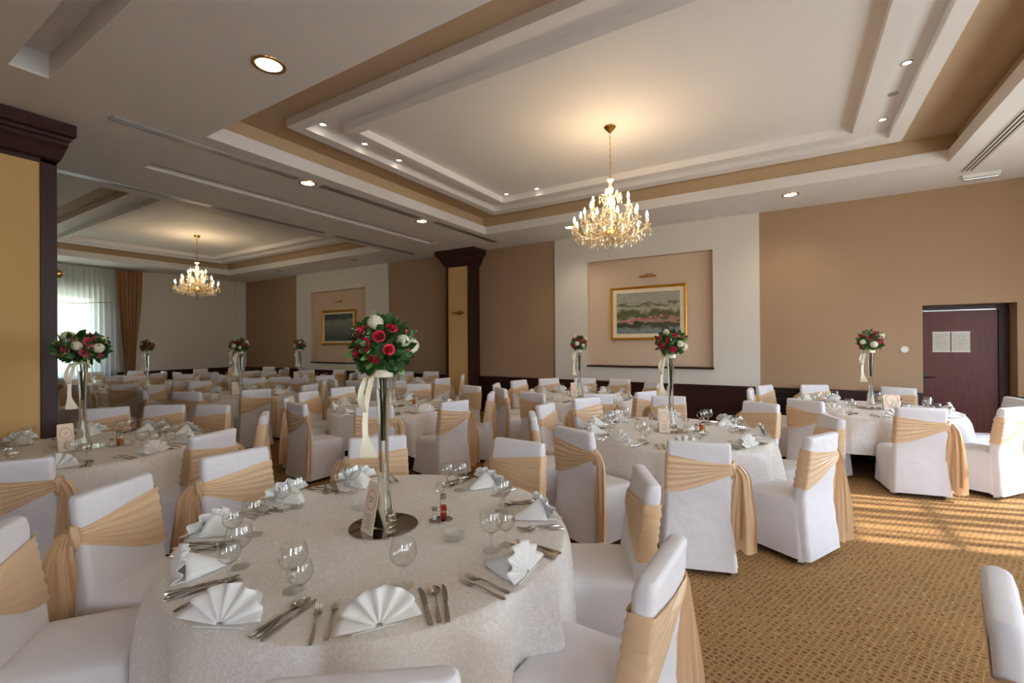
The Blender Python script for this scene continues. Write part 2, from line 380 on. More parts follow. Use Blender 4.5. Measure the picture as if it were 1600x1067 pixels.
def tray(T):
    g = G(); wallring(g, T, CZ, CZ + .16); set_ = (T[0] - .08, T[1] - .05, T[2] + .09, T[3] + .02)
    flatring(g, T, set_, CZ + .16)
    g.obj('tray_riser', 'ceiling', ceil, smooth=0)
    g = G(); wallring(g, set_, CZ + .16, 4.25); r1 = inset(T, .44, .64, .52, .36)
    flatring(g, set_, r1, 4.25); g.obj('tray_cove', 'tan_ceiling', ceil, smooth=0)
    r2 = inset(r1, .15, .14, .15, .19); r3 = inset(r2, .31, .29, .22, .22); r4 = inset(r3, .12, .12, .18, .17)
    g = G(); wallring(g, r1, TZ, 4.25, out=True); flatring(g, r1, r2, TZ); wallring(g, r2, TZ, PZ)
    g.obj('ceiling_ring', 'ceiling', ceil, smooth=0)
    g = G(); wallring(g, r3, TZ, PZ, out=True); flatring(g, r3, r4, TZ); wallring(g, r4, TZ, PZ)
    g.obj('ceiling_ring', 'ceiling', ceil, smooth=0)
    g = G(); g.box((r2[0], r2[1], PZ), (r2[2], r2[3], PZ + .05)); g.obj('tray_panel', 'ceiling', ceil, smooth=0)
tray(TA); tray(TB)
for s_ in (SLOT, SLOT2, SLOT3):
    g = G(); d_ = .13 if s_ is SLOT else .2; wallring(g, s_, CZ, CZ + d_); g.add([(s_[0], s_[1], CZ + d_), (s_[2], s_[1], CZ + d_), (s_[2], s_[3], CZ + d_), (s_[0], s_[3], CZ + d_)], [(0, 1, 2, 3)])
    g.obj('slot_recess', 'ceiling', ceil, smooth=0)

# painting wall
DX0, DX1, DZ = 1.72, 2.72, 2.17                                       # door opening
P1 = (-4.40, -.44); P2 = (-13.75, -9.57)
N1 = (-3.64, -1.19, 1.17, 3.34); N2 = (-12.98, -10.47, 1.09, 3.29)
def holed_wall(name, mname, axis, pos, thick, a0, a1, holes, z1=CZ, parent=None):
    """wall slab with real rectangular openings; axis x: runs along x at y=pos; thick is signed (outward)"""
    g = G(); us = sorted({a0, a1} | {h[0] for h in holes} | {h[1] for h in holes}); zs = sorted({0, z1} | {h[2] for h in holes} | {h[3] for h in holes})
    for i in range(len(us) - 1):
        for j in range(len(zs) - 1):
            cu, cz = (us[i] + us[i + 1]) / 2, (zs[j] + zs[j + 1]) / 2
            if any(h[0] < cu < h[1] and h[2] < cz < h[3] for h in holes): continue
            p0, p1 = min(pos, pos + thick), max(pos, pos + thick)
            if axis == 'x': g.box((us[i], p0, zs[j]), (us[i + 1], p1, zs[j + 1]))
            else: g.box((p0, us[i], zs[j]), (p1, us[i + 1], zs[j + 1]))
    return g.obj(name, mname, parent, smooth=0)
nh = [(N[0], N[1], N[2], N[3]) for N in (N1, N2)]
wb = struct(holed_wall('wall_back', 'tan_wall', 'x', YW, .3, XL - .3, XR + .3, [(DX0, DX1, 0, DZ)] + nh))
for P, N in ((P1, N1), (P2, N2)):
    holed_wall('white_wall_panel', 'white_wall', 'x', YW - .05, .049, P[0], P[1], [(N[0], N[1], N[2], N[3]), (P[0], P[1], 0, .84)], parent=wb)
    g = G(); g.box((N[0], YW + .08, N[2]), (N[1], YW + .10, N[3])); g.obj('niche_back', 'niche', wb, smooth=0)
    g = G(); g.box((N[0], YW - .049, N[2]), (N[0] + .004, YW + .08, N[3])); g.box((N[1] - .004, YW - .049, N[2]), (N[1], YW + .08, N[3])); g.box((N[0], YW - .049, N[3] - .004), (N[1], YW + .08, N[3])); g.obj('niche_side', 'niche', wb, smooth=0)
    g = G(); g.box((N[0] - .01, YW - .09, N[2] - .035), (N[1] + .01, YW + .08, N[2])); g.obj('niche_sill', 'dark_wood', wb, smooth=0, bevel=.004)
# dado with rail and air grilles
g = G()
for a, b in ((XL, DX0), (DX1, XR)):
    g.box((a, YW - .06, 0), (b, YW - .001, .82)); g.box((a, YW - .085, .82), (b, YW - .001, .85)); g.box((a, YW - .075, 0), (b, YW - .06, .1))
x = XL + .2
while x < DX0 - .3:
    g.box((x, YW - .068, .12), (x + .04, YW - .06, .82)); x += 1.22
struct(g.obj('wainscot_back', 'dark_wood', smooth=0, bevel=.003)).name = 'trim_1'
def grille(x0, x1, z0, z1, lab):
    t = empty('air_grille', ((x0 + x1) / 2, YW - .06, z0)); tag(t, lab, 'air grille', 'slatted air grilles in the dark dado'); h = z1 - z0; hw = (x1 - x0) / 2
    g = G(); g.box((-hw, -.008, 0), (hw, 0, h)); g.obj('backing', 'black', t, smooth=0)
    g = G()
    for k in range(10): z = .02 + k * (h - .05) / 9; g.add([(-hw, -.008, z), (hw, -.008, z), (hw, -.024, z + .02), (-hw, -.024, z + .02), (-hw, -.02, z + .026), (hw, -.02, z + .026), (hw, -.008, z + .008), (-hw, -.008, z + .008)], [(0, 1, 2, 3), (3, 2, 5, 4), (4, 5, 6, 7)])
    g.obj('slat', 'dark_wood', t, smooth=0)
grille(-6.23, -5.55, .08, .72, 'dark slatted air grille low on the wall right of the panelled column')
grille(-.28, .30, .22, .78, 'dark slatted air grille low on the wall between white panel and door')

# far left wall with window, sheer and curtain
wl = struct(holed_wall('wall_left', 'white_wall', 'y', XL, -.3, YB, YW + .3, [(LEFT_WIN[0][0], LEFT_WIN[0][1], .85, 3.06)]))
g = G(); g.box((-20.6, -6, -1), (-20.2, 11, 7)); struct(g.obj('sky_block_facade', 'facade', smooth=0)).name = 'wall_sky_block'  # facade added outside to block sky and tone down the far window
g = G(); g.box((XL, 8.75, 0), (XL + .06, 9.1, CZ)); struct(g.obj('trim_2', 'white_wall', smooth=0))
g = G(); g.box((XL, 5.0, 0), (XL + .03, YW, .86)); g.box((XL, YB, 0), (XL + .03, 1.4, .86)); struct(g.obj('trim_3', 'dark_wood', smooth=0))
a, b = LEFT_WIN[0]
win = struct(empty('window_1', (XL - .15, (a + b) / 2, .85)))
hw = (b - a) / 2; g = G()
for y0, y1, z0, z1 in ((-hw, hw, 0, .07), (-hw, hw, 2.14, 2.21), (-hw, -hw + .07, 0, 2.21), (hw - .07, hw, 0, 2.21), (-.04, .04, 0, 2.21), (-hw, hw, 1.42, 1.5)):
    g.box((-.03, y0, z0), (.03, y1, z1))
g.obj('window_frame', 'plastic', win, smooth=0, bevel=.004)
g = G(); g.box((-.004, -hw, 0), (.004, hw, 2.21)); g.obj('pane', 'window_glass', win, smooth=0)
g = G(); g.box((.03, -hw - .05, -.04), (.2, hw + .05, 0)); g.obj('window_sill', 'plastic', win, smooth=0)
def curtain(name, mname, x, y0, y1, z0, z1, nf, amp, lab, pinch=None, cat='curtain', par=None, axis='y', group=None, n=None):
    g = G(); n = n or nf * 8; rows = []
    for k in range(25):
        t = k / 24; z = z1 + (z0 - z1) * t; row = []
        s = 1.0; c = (y0 + y1) / 2
        if pinch:
            s = 1 - pinch * (math.sin(min(1, t / .95) * PI / 2) ** 2.2)
        for i in range(n + 1):
            u = i / n; yy = c + (y0 - c + (y1 - y0) * u) * s + .01 * math.sin(7 * u * nf + 2)
            xx = x + amp * math.sin(2 * PI * nf * u + .5 * math.sin(3 * t + u * 9)) * (.7 + .5 * t) + .012 * math.sin(u * 31)
            row.append((xx, yy, z) if axis == 'y' else (yy, xx, z))
        rows.append(row)
    g.sheet(rows); o = g.obj(name, mname, par, smooth=80, solid=.003 if mname == 'curtain' else 0)
    if lab: tag(o, lab, cat, group)
    return o
curtain('sheer_curtain', 'sheer', XL + .14, 1.3, 5.36, .03, 3.84, 34, .035, 'translucent white sheer curtain hanging across the far window')
curtain('drape', 'curtain', XL + .30, 5.27, 5.92, .05, 3.86, 6, .055, 'bronze brown drape gathered at its foot beside the sheer curtain', pinch=.62)
g = G(); g.tube([(XL + .22, .9, 3.87), (XL + .22, 6.0, 3.87)], .014); tag(g.obj('curtain_rail', 'alu'), 'ceiling curtain rail above the far sheer curtain', 'curtain rail')
g = G(); pts = [(XL + .24, 1.4 + 3.8 * k / 30, 2.93 - .08 * math.sin(k / 30 * PI * 2) ** 2 - .05 * k / 30) for k in range(31)]; g.tube(pts, .008, 5)
tag(g.obj('cord', 'brass'), 'thin slack cord strung across the far sheer curtain', 'cord')

# walls behind and right of the camera with windows; the one behind is added to light the drape
def side_windows(name, axis, pos, sgn, wins, k0, rooms):
    o = struct(holed_wall(name, 'tan_wall', axis, pos, .3 * sgn, rooms[0], rooms[1], [(a, b, .9, 3.0) for a, b in wins]))
    for i, (a, b) in enumerate(wins):
        g = G(); hw = (b - a) / 2
        for u0, u1, z0, z1 in ((-hw, hw, .9, .97), (-hw, hw, 2.93, 3.0), (-hw, -hw + .06, .9, 3), (hw - .06, hw, .9, 3), (-.03, .03, .9, 3), (-hw, hw, 2.3, 2.35)):
            if axis == 'x': g.box((u0, -.02, z0), (u1, .02, z1))
            else: g.box((-.02, u0, z0), (.02, u1, z1))
        c = (a + b) / 2; w_ = struct(g.obj('window_%d' % (k0 + i), 'plastic', smooth=0)); w_.location = (c, pos + .12 * sgn, 0) if axis == 'x' else (pos + .12 * sgn, c, 0)
    return o
side_windows('wall_front', 'x', YB, -1, BACK_FILL_WIN, 9, (XL - .3, XR + .3))
side_windows('wall_right', 'y', XR, 1, RIGHT_WIN, 2, (YB, YW + .3))
for i, (a, b) in enumerate(RIGHT_WIN[:2]):  # unseen sheers added so these windows throw no direct sun on the carpet
    curtain('sheer_curtain', 'sheer_heavy', XR - .10, a - .15, b + .15, .05, 3.84, 20, .03, 'white sheer curtain added to diffuse sun at the %s window of the right wall' % ('first', 'middle')[i])
# a vertical blind, partly open, lets the low sun through in stripes
bl = tag(empty('vertical_blind', (XR - .10, 6.45, 3.84)), 'white vertical blind half open in the sunlit window', 'blind')
yy = 5.35; rs = random.Random(3)
while yy < 7.6:
    wd = rs.uniform(.05, .12)
    g = G(); g.box((-.004, yy - 6.45, -3.75), (.004, yy + wd - 6.45, -.05)); g.obj('blind_slat', 'sheer_heavy', bl, smooth=0)
    yy += wd + rs.uniform(.05, .15)
g = G(); g.box((-.03, -1.15, -.05), (.03, 1.15, 0)); g.obj('headrail', 'alu', bl, smooth=0)

# door in its recess
g = G(); g.box((DX0, YW + .55, 0), (DX1 + .0, YW + .6, DZ)); 
dr = struct(empty('door_1', (DX0, YW + .27, 0)))
g = G(); g.box((.02, 0, .01), (.88, .045, 2.08)); g.obj('door_leaf', 'door_wood', dr, smooth=0, bevel=.003)
g = G(); g.box((-.0, .0, 2.085), (1.0, .08, 2.17)); g.box((.885, -.01, 0), (1.0, .08, 2.085)); g.box((0, -.0, 0), (.018, .08, 2.17)); g.obj('door_frame', 'dark_wood', dr, smooth=0, bevel=.004)
g = G(); g.box((-.0, .08, 0), (1.0, .1, 2.17)); g.obj('door_backing', 'black', dr, smooth=0)
g = G(); g.box((.045, -.006, .98), (.085, 0, 1.16)); g.tube([(.065, 0, 1.075), (.065, -.05, 1.075), (.09, -.055, 1.075), (.19, -.055, 1.078)], .009); g.obj('door_handle', 'black', dr)
g = G(); g.box((.01, -.02, 2.088), (.86, .0, 2.10)); g.obj('door_seal', 'alu', dr, smooth=0)
for k, (x0, x1, lab) in enumerate(((.165, .365, 'left printed notice sheet taped to the brown door'), (.380, .585, 'right printed notice sheet taped to the brown door'))):
    g = G(); g.box((x0, -.004, 1.47), (x1, 0, 1.765)); p = tag(g.obj('notice', 'paper', smooth=0), lab, 'notice', 'notices on the door'); p.location = dr.location
    g = G()
    for i in range(9): g.box((x0 + .02, -.0055, 1.72 - i * .026), (x1 - .02 - (i * 37 % 5) * .012, -.004, 1.723 - i * .026))
    g.obj('text_lines', 'card_ink', p, smooth=0)
    for z in (1.462, 1.761):
        g = G(); g.box((x0 - .004, -.006, z), (x1 + .004, -.004, z + .012)); g.obj('tape', 'plastic', p, smooth=0)
g = G(); g.lathe([(.001, 0), (.05, 0), (.052, .01), (.046, .022), (.001, .024)], 28)
o = tag(g.obj('wall_thermostat', 'plastic'), 'round white thermostat on the tan wall left of the door', 'thermostat'); o.rotation_euler = (rad(90), 0, 0); o.location = (1.505, YW, 1.505)

# ------------------------------------------------------------------ columns
def pillar(name, x0, x1, y0, y1, panel, capx, capy, lab, k):
    c = struct(empty(name, ((x0 + x1) / 2, (y0 + y1) / 2, 0))); cx, cy = (x0 + x1) / 2, (y0 + y1) / 2
    hx, hy = (x1 - x0) / 2, (y1 - y0) / 2
    g = G(); g.box((-hx, -hy, 0), (hx, hy, CZ)); g.obj('column_core', 'dark_wood', c, smooth=0, bevel=.006)
    g = G(); face, u0, u1, z0, z1 = panel
    if face == 'x':
        g.box((hx, u0 - cy, z0), (hx + .012, u1 - cy, z1)); g.obj('fabric_panel', 'cream_panel', c, smooth=0)
        g = G()
        for a0, a1, b0, b1 in ((-hy, u0 - cy, 0, CZ), (u1 - cy, hy, 0, CZ), (-hy, hy, z1, CZ - .4), (-hy, hy, 0, z0)): g.box((hx, a0, b0), (hx + .028, a1, b1))
    else:
        g.box((u0 - cx, -hy - .012, z0), (u1 - cx, -hy, z1)); g.obj('fabric_panel', 'cream_panel', c, smooth=0)
        g = G()
        for a0, a1, b0, b1 in ((-hx, u0 - cx, 0, CZ), (u1 - cx, hx, 0, CZ), (-hx, hx, z1, CZ - .4), (-hx, hx, 0, z0)): g.box((a0, -hy - .028, b0), (a1, -hy, b1))
    g.obj('wood_trim', 'dark_wood', c, smooth=0, bevel=.004)
    prof = [(0, 3.52), (.25, 3.56), (.5, 3.66), (.62, 3.70), (.62, 3.73), (.74, 3.74), (.8, 3.77), (1, 3.78), (1, CZ)]
    g = G(); g.loft([[(-hx - capx * t, -hy - capy * t, z), (hx + capx * t, -hy - capy * t, z), (hx + capx * t, hy + capy * t, z), (-hx - capx * t, hy + capy * t, z)] for t, z in prof])
    g.obj('capital', 'dark_wood', c, smooth=0, bevel=.003)
    return c
pillar('pillar_near', -7.25, -6.45, -.3, 1.57, ('x', -.17, 1.445, .1, 3.60), .23, .10, '', 1).name = 'column_1'
pillar('pillar_far', -7.24, -6.46, 8.78, YW, ('y', -7.165, -6.57, .1, 3.62), .2, .2, '', 2).name = 'column_2'
t = empty('wall_sconce', (-6.81, 8.76, 2.38)); tag(t, 'small dark brass wall lamp on the cream strip of the panelled column', 'wall lamp')
g = G(); g.box((-.06, -.02, -.04), (.06, 0, .05)); g.obj('back_plate', 'brass', t, smooth=0, bevel=.004)
g = G(); g.tube([(-.17, -.07, .0), (.17, -.07, 0)], .022, 10); g.tube([(0, 0, 0), (0, -.07, 0)], .01); g.obj('lamp_bar', 'brass', t)
t = empty('wall_sconce', (-6.74, 1.57, 2.43)); tag(t, 'small brass ball lamp on the edge of the big cream pillar', 'wall lamp')
g = G(); g.lathe([(.001, 0), (.035, 0), (.035, .01), (.012, .02), (.012, .05)], 16); o = g.obj('back_plate', 'brass', t); o.rotation_euler = (rad(-90), 0, 0)
g = G(); g.ell((0, .08, 0), .045, 14, 9); g.obj('ball', 'brass', t)

# ------------------------------------------------------------------ pictures
def picture(x0, x1, z0, z1, fw, mount, mname, lab, cat='painting'):
    w2, h2 = (x1 - x0) / 2, (z1 - z0) / 2
    t = empty('framed_painting', ((x0 + x1) / 2, YW + .08, (z0 + z1) / 2)); tag(t, lab, cat)
    g = G()
    prof = [(0, -.0), (0, -.045), (.3, -.055), (.55, -.035), (.8, -.045), (1, -.03), (1, 0)]
    rings = [[(-w2 + fw * a, d, -h2 + fw * a), (w2 - fw * a, d, -h2 + fw * a), (w2 - fw * a, d, h2 - fw * a), (-w2 + fw * a, d, h2 - fw * a)] for a, d in prof]
    g.loft(rings, cap=(False, False)); g.obj('frame', 'gold', t, smooth=0)
    g = G(); g.box((-w2 + fw * .9, -.028, -h2 + fw * .9), (w2 - fw * .9, -.002, h2 - fw * .9)); g.obj('mount', 'card', t, smooth=0)
    a = fw + mount; g = G(); X, Z = w2 - a, h2 - a
    g.v = [(-X, -.031, -Z), (X, -.031, -Z), (X, -.031, Z), (-X, -.031, Z), (-X, -.027, -Z), (X, -.027, -Z), (X, -.027, Z), (-X, -.027, Z)]
    g.f = [(0, 1, 2, 3), (4, 7, 6, 5), (0, 4, 5, 1), (1, 5, 6, 2), (2, 6, 7, 3), (3, 7, 4, 0)]; g.m = [0] * 6
    g.uv = [(0, 0), (1.4, 0), (1.4, 1), (0, 1)] * 2
    cv = g.obj('canvas', mname, t, smooth=0)
    return t, cv, X, Z
t, cv, X, Z = picture(-3.165, -1.665, 1.69, 2.765, .05, .075, 'painting', 'wide gold-framed river landscape with red boats in the large wall niche')
g = G(); rs = random.Random(5)
for i in range(9):
    bx = -X + .15 + i * (2 * X - .4) / 8 * 1.0; bz = -Z + .24 + .014 * i + rs.uniform(-.01, .01)
    g.add([(bx - .06, -.0325, bz), (bx + .06, -.0325, bz), (bx + .045, -.0325, bz - .014), (bx - .045, -.0325, bz - .014)], [(0, 3, 2, 1)], 1)
    if i % 2: g.add([(bx - .02, -.033, bz), (bx + .03, -.033, bz), (bx + .03, -.033, bz + .025), (bx - .02, -.033, bz + .03)], [(0, 1, 2, 3)], 0)
g.obj('boats', ['card_pink', 'rose_pink'], cv, smooth=0)
picture(-12.58, -11.02, 1.62, 2.69, .07, .05, 'painting_dark', 'gold-framed dark pond picture in the far wall niche')
for (x, z, sgn, lab) in ((-2.38, 2.95, 1, 'brass picture light above the wide river landscape'), (-11.68, 2.93, 1, 'brass picture light above the dark pond picture')):
    t = empty('picture_light', (x, YW + .08, z)); tag(t, lab, 'picture light', 'brass picture lights in the niches')
    g = G(); g.box((-.07, -.015, 0), (.07, 0, .06)); g.obj('bracket', 'brass', t, smooth=0, bevel=.004)
    g = G(); g.tube([(-.16, -.11, -.005), (.16, -.11, -.005)], .018, 10); g.tube([(0, 0, .03), (0, -.06, .05), (0, -.11, .01)], .008); g.obj('lamp_tube', 'brass', t)

# ------------------------------------------------------------------ ceiling fittings
def downlight(x, y, z, r, lit, lab, grp, power=0, name='downlight'):
    t = empty(name, (x, y, z)); tag(t, lab, 'ceiling light', grp)
    g = G(); g.lathe([(r * .74, .03), (r * .74, -.002), (r * .80, -.010), (r, -.008), (r * 1.02, 0)], 32); g.obj('rim', 'brass' if r > .05 else 'alu', t)
    g = G(); g.lathe([(.0005, -.001), (r * .4, -.002), (r * .76, -.004), (r * .76, .02)], 24); g.obj('lens', lit or 'lamp_off', t)
    if power:
        l = bpy.data.lights.new('lamp_light', 'SPOT'); l.energy = power; l.color = (1, .86, .62); l.spot_size = rad(130); l.spot_blend = .8; l.shadow_soft_size = r * .6
        o = bpy.data.objects.new('lamp_light', l); COL.objects.link(o); o.parent = t; o.location = (0, 0, -.03)
DG = 'round brass downlights in the flat ceiling'
downlight(-3.56, 2.114, CZ, .125, 'lamp_lens', 'largest lit round downlight, before the near edge of the white tray', DG, 14)
downlight(-5.73, 3.954, CZ, .115, 'lamp_lens', 'lit round downlight between two strip diffusers, nearer the camera', DG, 14)
downlight(-5.765, 6.302, CZ, .115, 'lamp_lens', 'lit round downlight between two strip diffusers, nearer the painting wall', DG, 14)
downlight(-3.654, 8.194, CZ, .115, 'lamp_lens', 'lit round downlight left of the large chandelier by the wall', DG, 40)
downlight(.03, 8.219, CZ, .115, 'lamp_lens', 'lit round downlight above the tan wall right of the white panel', DG, 40)
for x, y, l in ((-9.95, 8.2, 'unlit round downlight above the white panel of the far niche'), (-13.3, 8.2, 'unlit round downlight near the far corner above the tan wall')):
    downlight(x, y, CZ, .115, None, l, 'unlit downlights over the far wall')
SG = 'tiny spotlights in the raised tray'
for i, (x, y, on, l) in enumerate(((-4.69, 3.44, 1, 'tiny lit spotlight at the near corner of the tray ledge'), (-4.69, 4.06, 1, 'tiny lit spotlight second from the near corner of the tray ledge'),
    (-4.70, 4.68, 1, 'tiny lit spotlight third from the near corner of the tray ledge'), (-4.20, 6.74, 1, 'tiny lit spotlight in the far corner of the tray centre'), (-3.62, 6.78, 1, 'tiny lit spotlight beside the one in the far tray corner'),
    (.96, 5.57, 1, 'tiny lit spotlight of the right-hand trio, nearest the camera'), (.955, 6.20, 0, 'tiny unlit spotlight in the middle of the right-hand trio'), (.955, 6.85, 1, 'tiny lit spotlight of the right-hand trio, nearest the wall'))):
    downlight(x, y, PZ if i < 3 or i > 4 else PZ, .045, 'spot_lens' if on else None, l, SG, 1.2 if on else 0, 'spotlight')
def diffuser(x, y0, y1, wd, nslot, lab, grp, dark=False):
    t = empty('strip_diffuser', (x, (y0 + y1) / 2, CZ)); tag(t, lab, 'air diffuser', grp); L = (y1 - y0) / 2
    if dark:
        g = G()
        for k in range(nslot):
            a = -wd / 2 + (k + .15) * wd / nslot; g.box((a, -L, -.002), (a + .7 * wd / nslot * .6, L, .001))
        g.obj('slot', 'black', t, smooth=0)
        g = G(); g.box((-wd / 2 - .015, -L - .01, -.004), (-wd / 2, L + .01, 0)); g.box((wd / 2, -L - .01, -.004), (wd / 2 + .015, L + .01, 0)); g.obj('frame', 'plastic', t, smooth=0)
    else:
        g = G(); g.box((-wd / 2, -L, -.003), (wd / 2, L, 0)); g.obj('frame', 'alu', t, smooth=0)
        g = G()
        for k in range(nslot):
            a = -wd / 2 + (k + .3) * wd / nslot; g.box((a, -L + .01, -.008), (a + .35 * wd / nslot, L - .01, -.003))
        g.obj('slat', 'alu', t, smooth=0)
AG = 'long metal strip diffusers in the ceiling'
for x, y0, y1, l in ((-5.69, 1.77, 3.78, 'grey strip diffuser running from beside the pillar to the first downlight'), (-5.67, 4.12, 6.12, 'grey strip diffuser between the two downlights near the tray'), (-5.60, 6.48, 8.5, 'grey strip diffuser from the farther downlight towards the wall'),
                 (-8.0, 1.77, 3.78, 'shiny strip diffuser starting behind the big cream pillar'), (-8.03, 3.86, 5.9, 'strip diffuser mirroring the far chandelier, mid-way along the far tray'), (-8.06, 6.2, 8.5, 'dull strip diffuser along the far tray nearest the wall')):
    diffuser(x, y0, y1, .13, 4, l, AG)
diffuser(2.04, 3.2, 8.36, .13, 3, 'white strip diffuser with three black slots above the door side', AG, True)
t = empty('exit_light', (2.23, 8.58, CZ)); tag(t, 'white emergency light fitting on the ceiling above the door', 'emergency light')
g = G(); g.box((-.19, -.05, -.05), (.19, .05, 0)); g.obj('housing', 'plastic', t, smooth=0, bevel=.006)
g = G(); g.tube([(-.17, 0, -.058), (.17, 0, -.058)], .018, 10); g.obj('tube', 'alu', t)

# ------------------------------------------------------------------ chandeliers
def chandelier(rs):
    t = empty('chandelier')
    g = G(); g.lathe([(.001, 0), (.07, 0), (.072, -.012), (.055, -.035), (.03, -.06), (.018, -.075), (.001, -.08)], 24); g.obj('canopy', 'brass', t)
    g = G()
    for k in range(15):
        z = -.09 - k * .039; r = .008; a = k % 2
        pts = [((r * math.cos(q) if a else 0), (0 if a else r * math.cos(q)), z - .022 * math.sin(q)) for q in [i * 2 * PI / 10 for i in range(11)]]
        g.tube(pts, .0022, 5)
    g.tube([(0, 0, -.08), (0, 0, -.68)], .003, 5)
    g.obj('chain', 'brass', t)
    g = G(); g.lathe([(.001, -.66), (.05, -.655), (.055, -.65), (.02, -.68), (.016, -.72), (.04, -.76), (.03, -.80), (.014, -.83), (.035, -.88), (.05, -.93), (.022, -.99), (.016, -1.08), (.045, -1.14), (.03, -1.2), (.02, -1.26)], 16)
    g.obj('glass_shaft', 'crystal', t)
    g = G(); g.lathe([(.018, -1.22), (.06, -1.26), (.085, -1.30), (.075, -1.34), (.03, -1.37), (.001, -1.375)], 20); g.obj('hub', 'brass', t)
    g = G()
    for k in range(8):
        a = k * PI / 4 + .2; pts = []
        for i in range(9): s_ = i / 8; pts.append(((.03 + .10 * math.sin(s_ * PI * .8)) * math.cos(a), (.03 + .10 * math.sin(s_ * PI * .8)) * math.sin(a), -.86 + .10 * s_ - .05 * s_ * s_ * 2))
        g.tube(pts, .004, 5)
    g.obj('crown', 'crystal', t)
    drops = G()
    def drop(p, s_=1.0):
        n = 6; x, y, z = p; a0 = rs.uniform(0, 1)
        drops.loft([[(x + r * s_ * math.cos(a0 + 2 * PI * i / n), y + r * s_ * math.sin(a0 + 2 * PI * i / n), z - h * s_) for i in range(n)] for r, h in ((.0012, 0), (.0075, .012), (.0085, .022), (.001, .045))])
    tiers = ((12, .435, -1.26, -1.31, 0), (8, .31, -1.13, -1.25, .3), (4, .21, -.99, -1.14, .1))
    for n, R, zt, zb, ph in tiers:
        for k in range(n):
            a = ph + 2 * PI * k / n + rs.uniform(-.04, .04); ca, sa = math.cos(a), math.sin(a); pts = []
            r0 = .05
            for i in range(13):
                s_ = i / 12; rr = r0 + (R - r0) * s_; z = zb + .02 * math.sin(s_ * PI) - .075 * math.sin(s_ * PI * 1.0) + (zt - zb) * (s_ ** 2.6)
                pts.append((rr * ca, rr * sa, z))
            g = G(); g.tube(pts, .0055, 6); arm = g.obj('arm', 'gilt_glass', t)
            x, y = R * ca, R * sa
            g = G(); g.lathe([(.006, 0), (.042, .012), (.048, .02), (.03, .014), (.012, .02)], 12, c=(x, y, zt)); g.obj('drip_dish', 'crystal', arm)
            g = G(); g.lathe([(.012, .015), (.012, .095), (.001, .097)], 10, c=(x, y, zt)); g.obj('candle', 'candle', arm)
            g = G(); g.lathe([(.001, .095), (.012, .105), (.0165, .125), (.012, .15), (.005, .17), (.001, .178)], 10, c=(x, y, zt)); g.obj('bulb', 'bulb', arm)
            for j in range(5):
                b = rs.uniform(0, 2 * PI); drop((x + .042 * math.cos(b), y + .042 * math.sin(b), zt + .012 - rs.choice((0, .04, .045))), 1.1)
            for j in range(3):
                i = rs.randint(3, 11); drop((pts[i][0], pts[i][1], pts[i][2] - .01), 1.2)
                drop((pts[i][0], pts[i][1], pts[i][2] - .06), .9)
    for k in range(170):
        a = rs.uniform(0, 2 * PI); s_ = rs.random(); drop(((.06 + .38 * s_) * math.cos(a), (.06 + .38 * s_) * math.sin(a), -1.34 + .05 * s_ - rs.choice((0, .03, .06))), 1.2)
    for k in range(40):
        a = rs.uniform(0, 2 * PI); drop(((.13) * math.cos(a), .13 * math.sin(a), -.80 - rs.uniform(0, .1)), 1.1)
    for k in range(220):
        a = rs.uniform(0, 2 * PI); s_ = rs.random(); R = .07 + .25 * s_; drop((R * math.cos(a), R * math.sin(a), -.95 - .28 * s_ - rs.uniform(0, .12)), 1.1)
    o = drops.obj('crystal_drops', 'crystal', t, smooth=0); o['kind'] = 'stuff'
    l = bpy.data.lights.new('chandelier_light', 'POINT'); l.energy = 34; l.color = (1, .72, .42); l.shadow_soft_size = .28
    q = bpy.data.objects.new('chandelier_light', l); COL.objects.link(q); q.parent = t; q.location = (0, 0, -.80)
    return t
ch = Proto(chandelier(random.Random(11)))
ch.place((-1.83, 5.31, PZ), 0, 'large crystal chandelier hanging over the table near the carpet aisle', 'chandelier', 'crystal chandeliers')
ch.place((-12.0, 5.35, PZ), .4, 'small-looking crystal chandelier hanging in the far half of the hall', 'chandelier', 'crystal chandeliers')

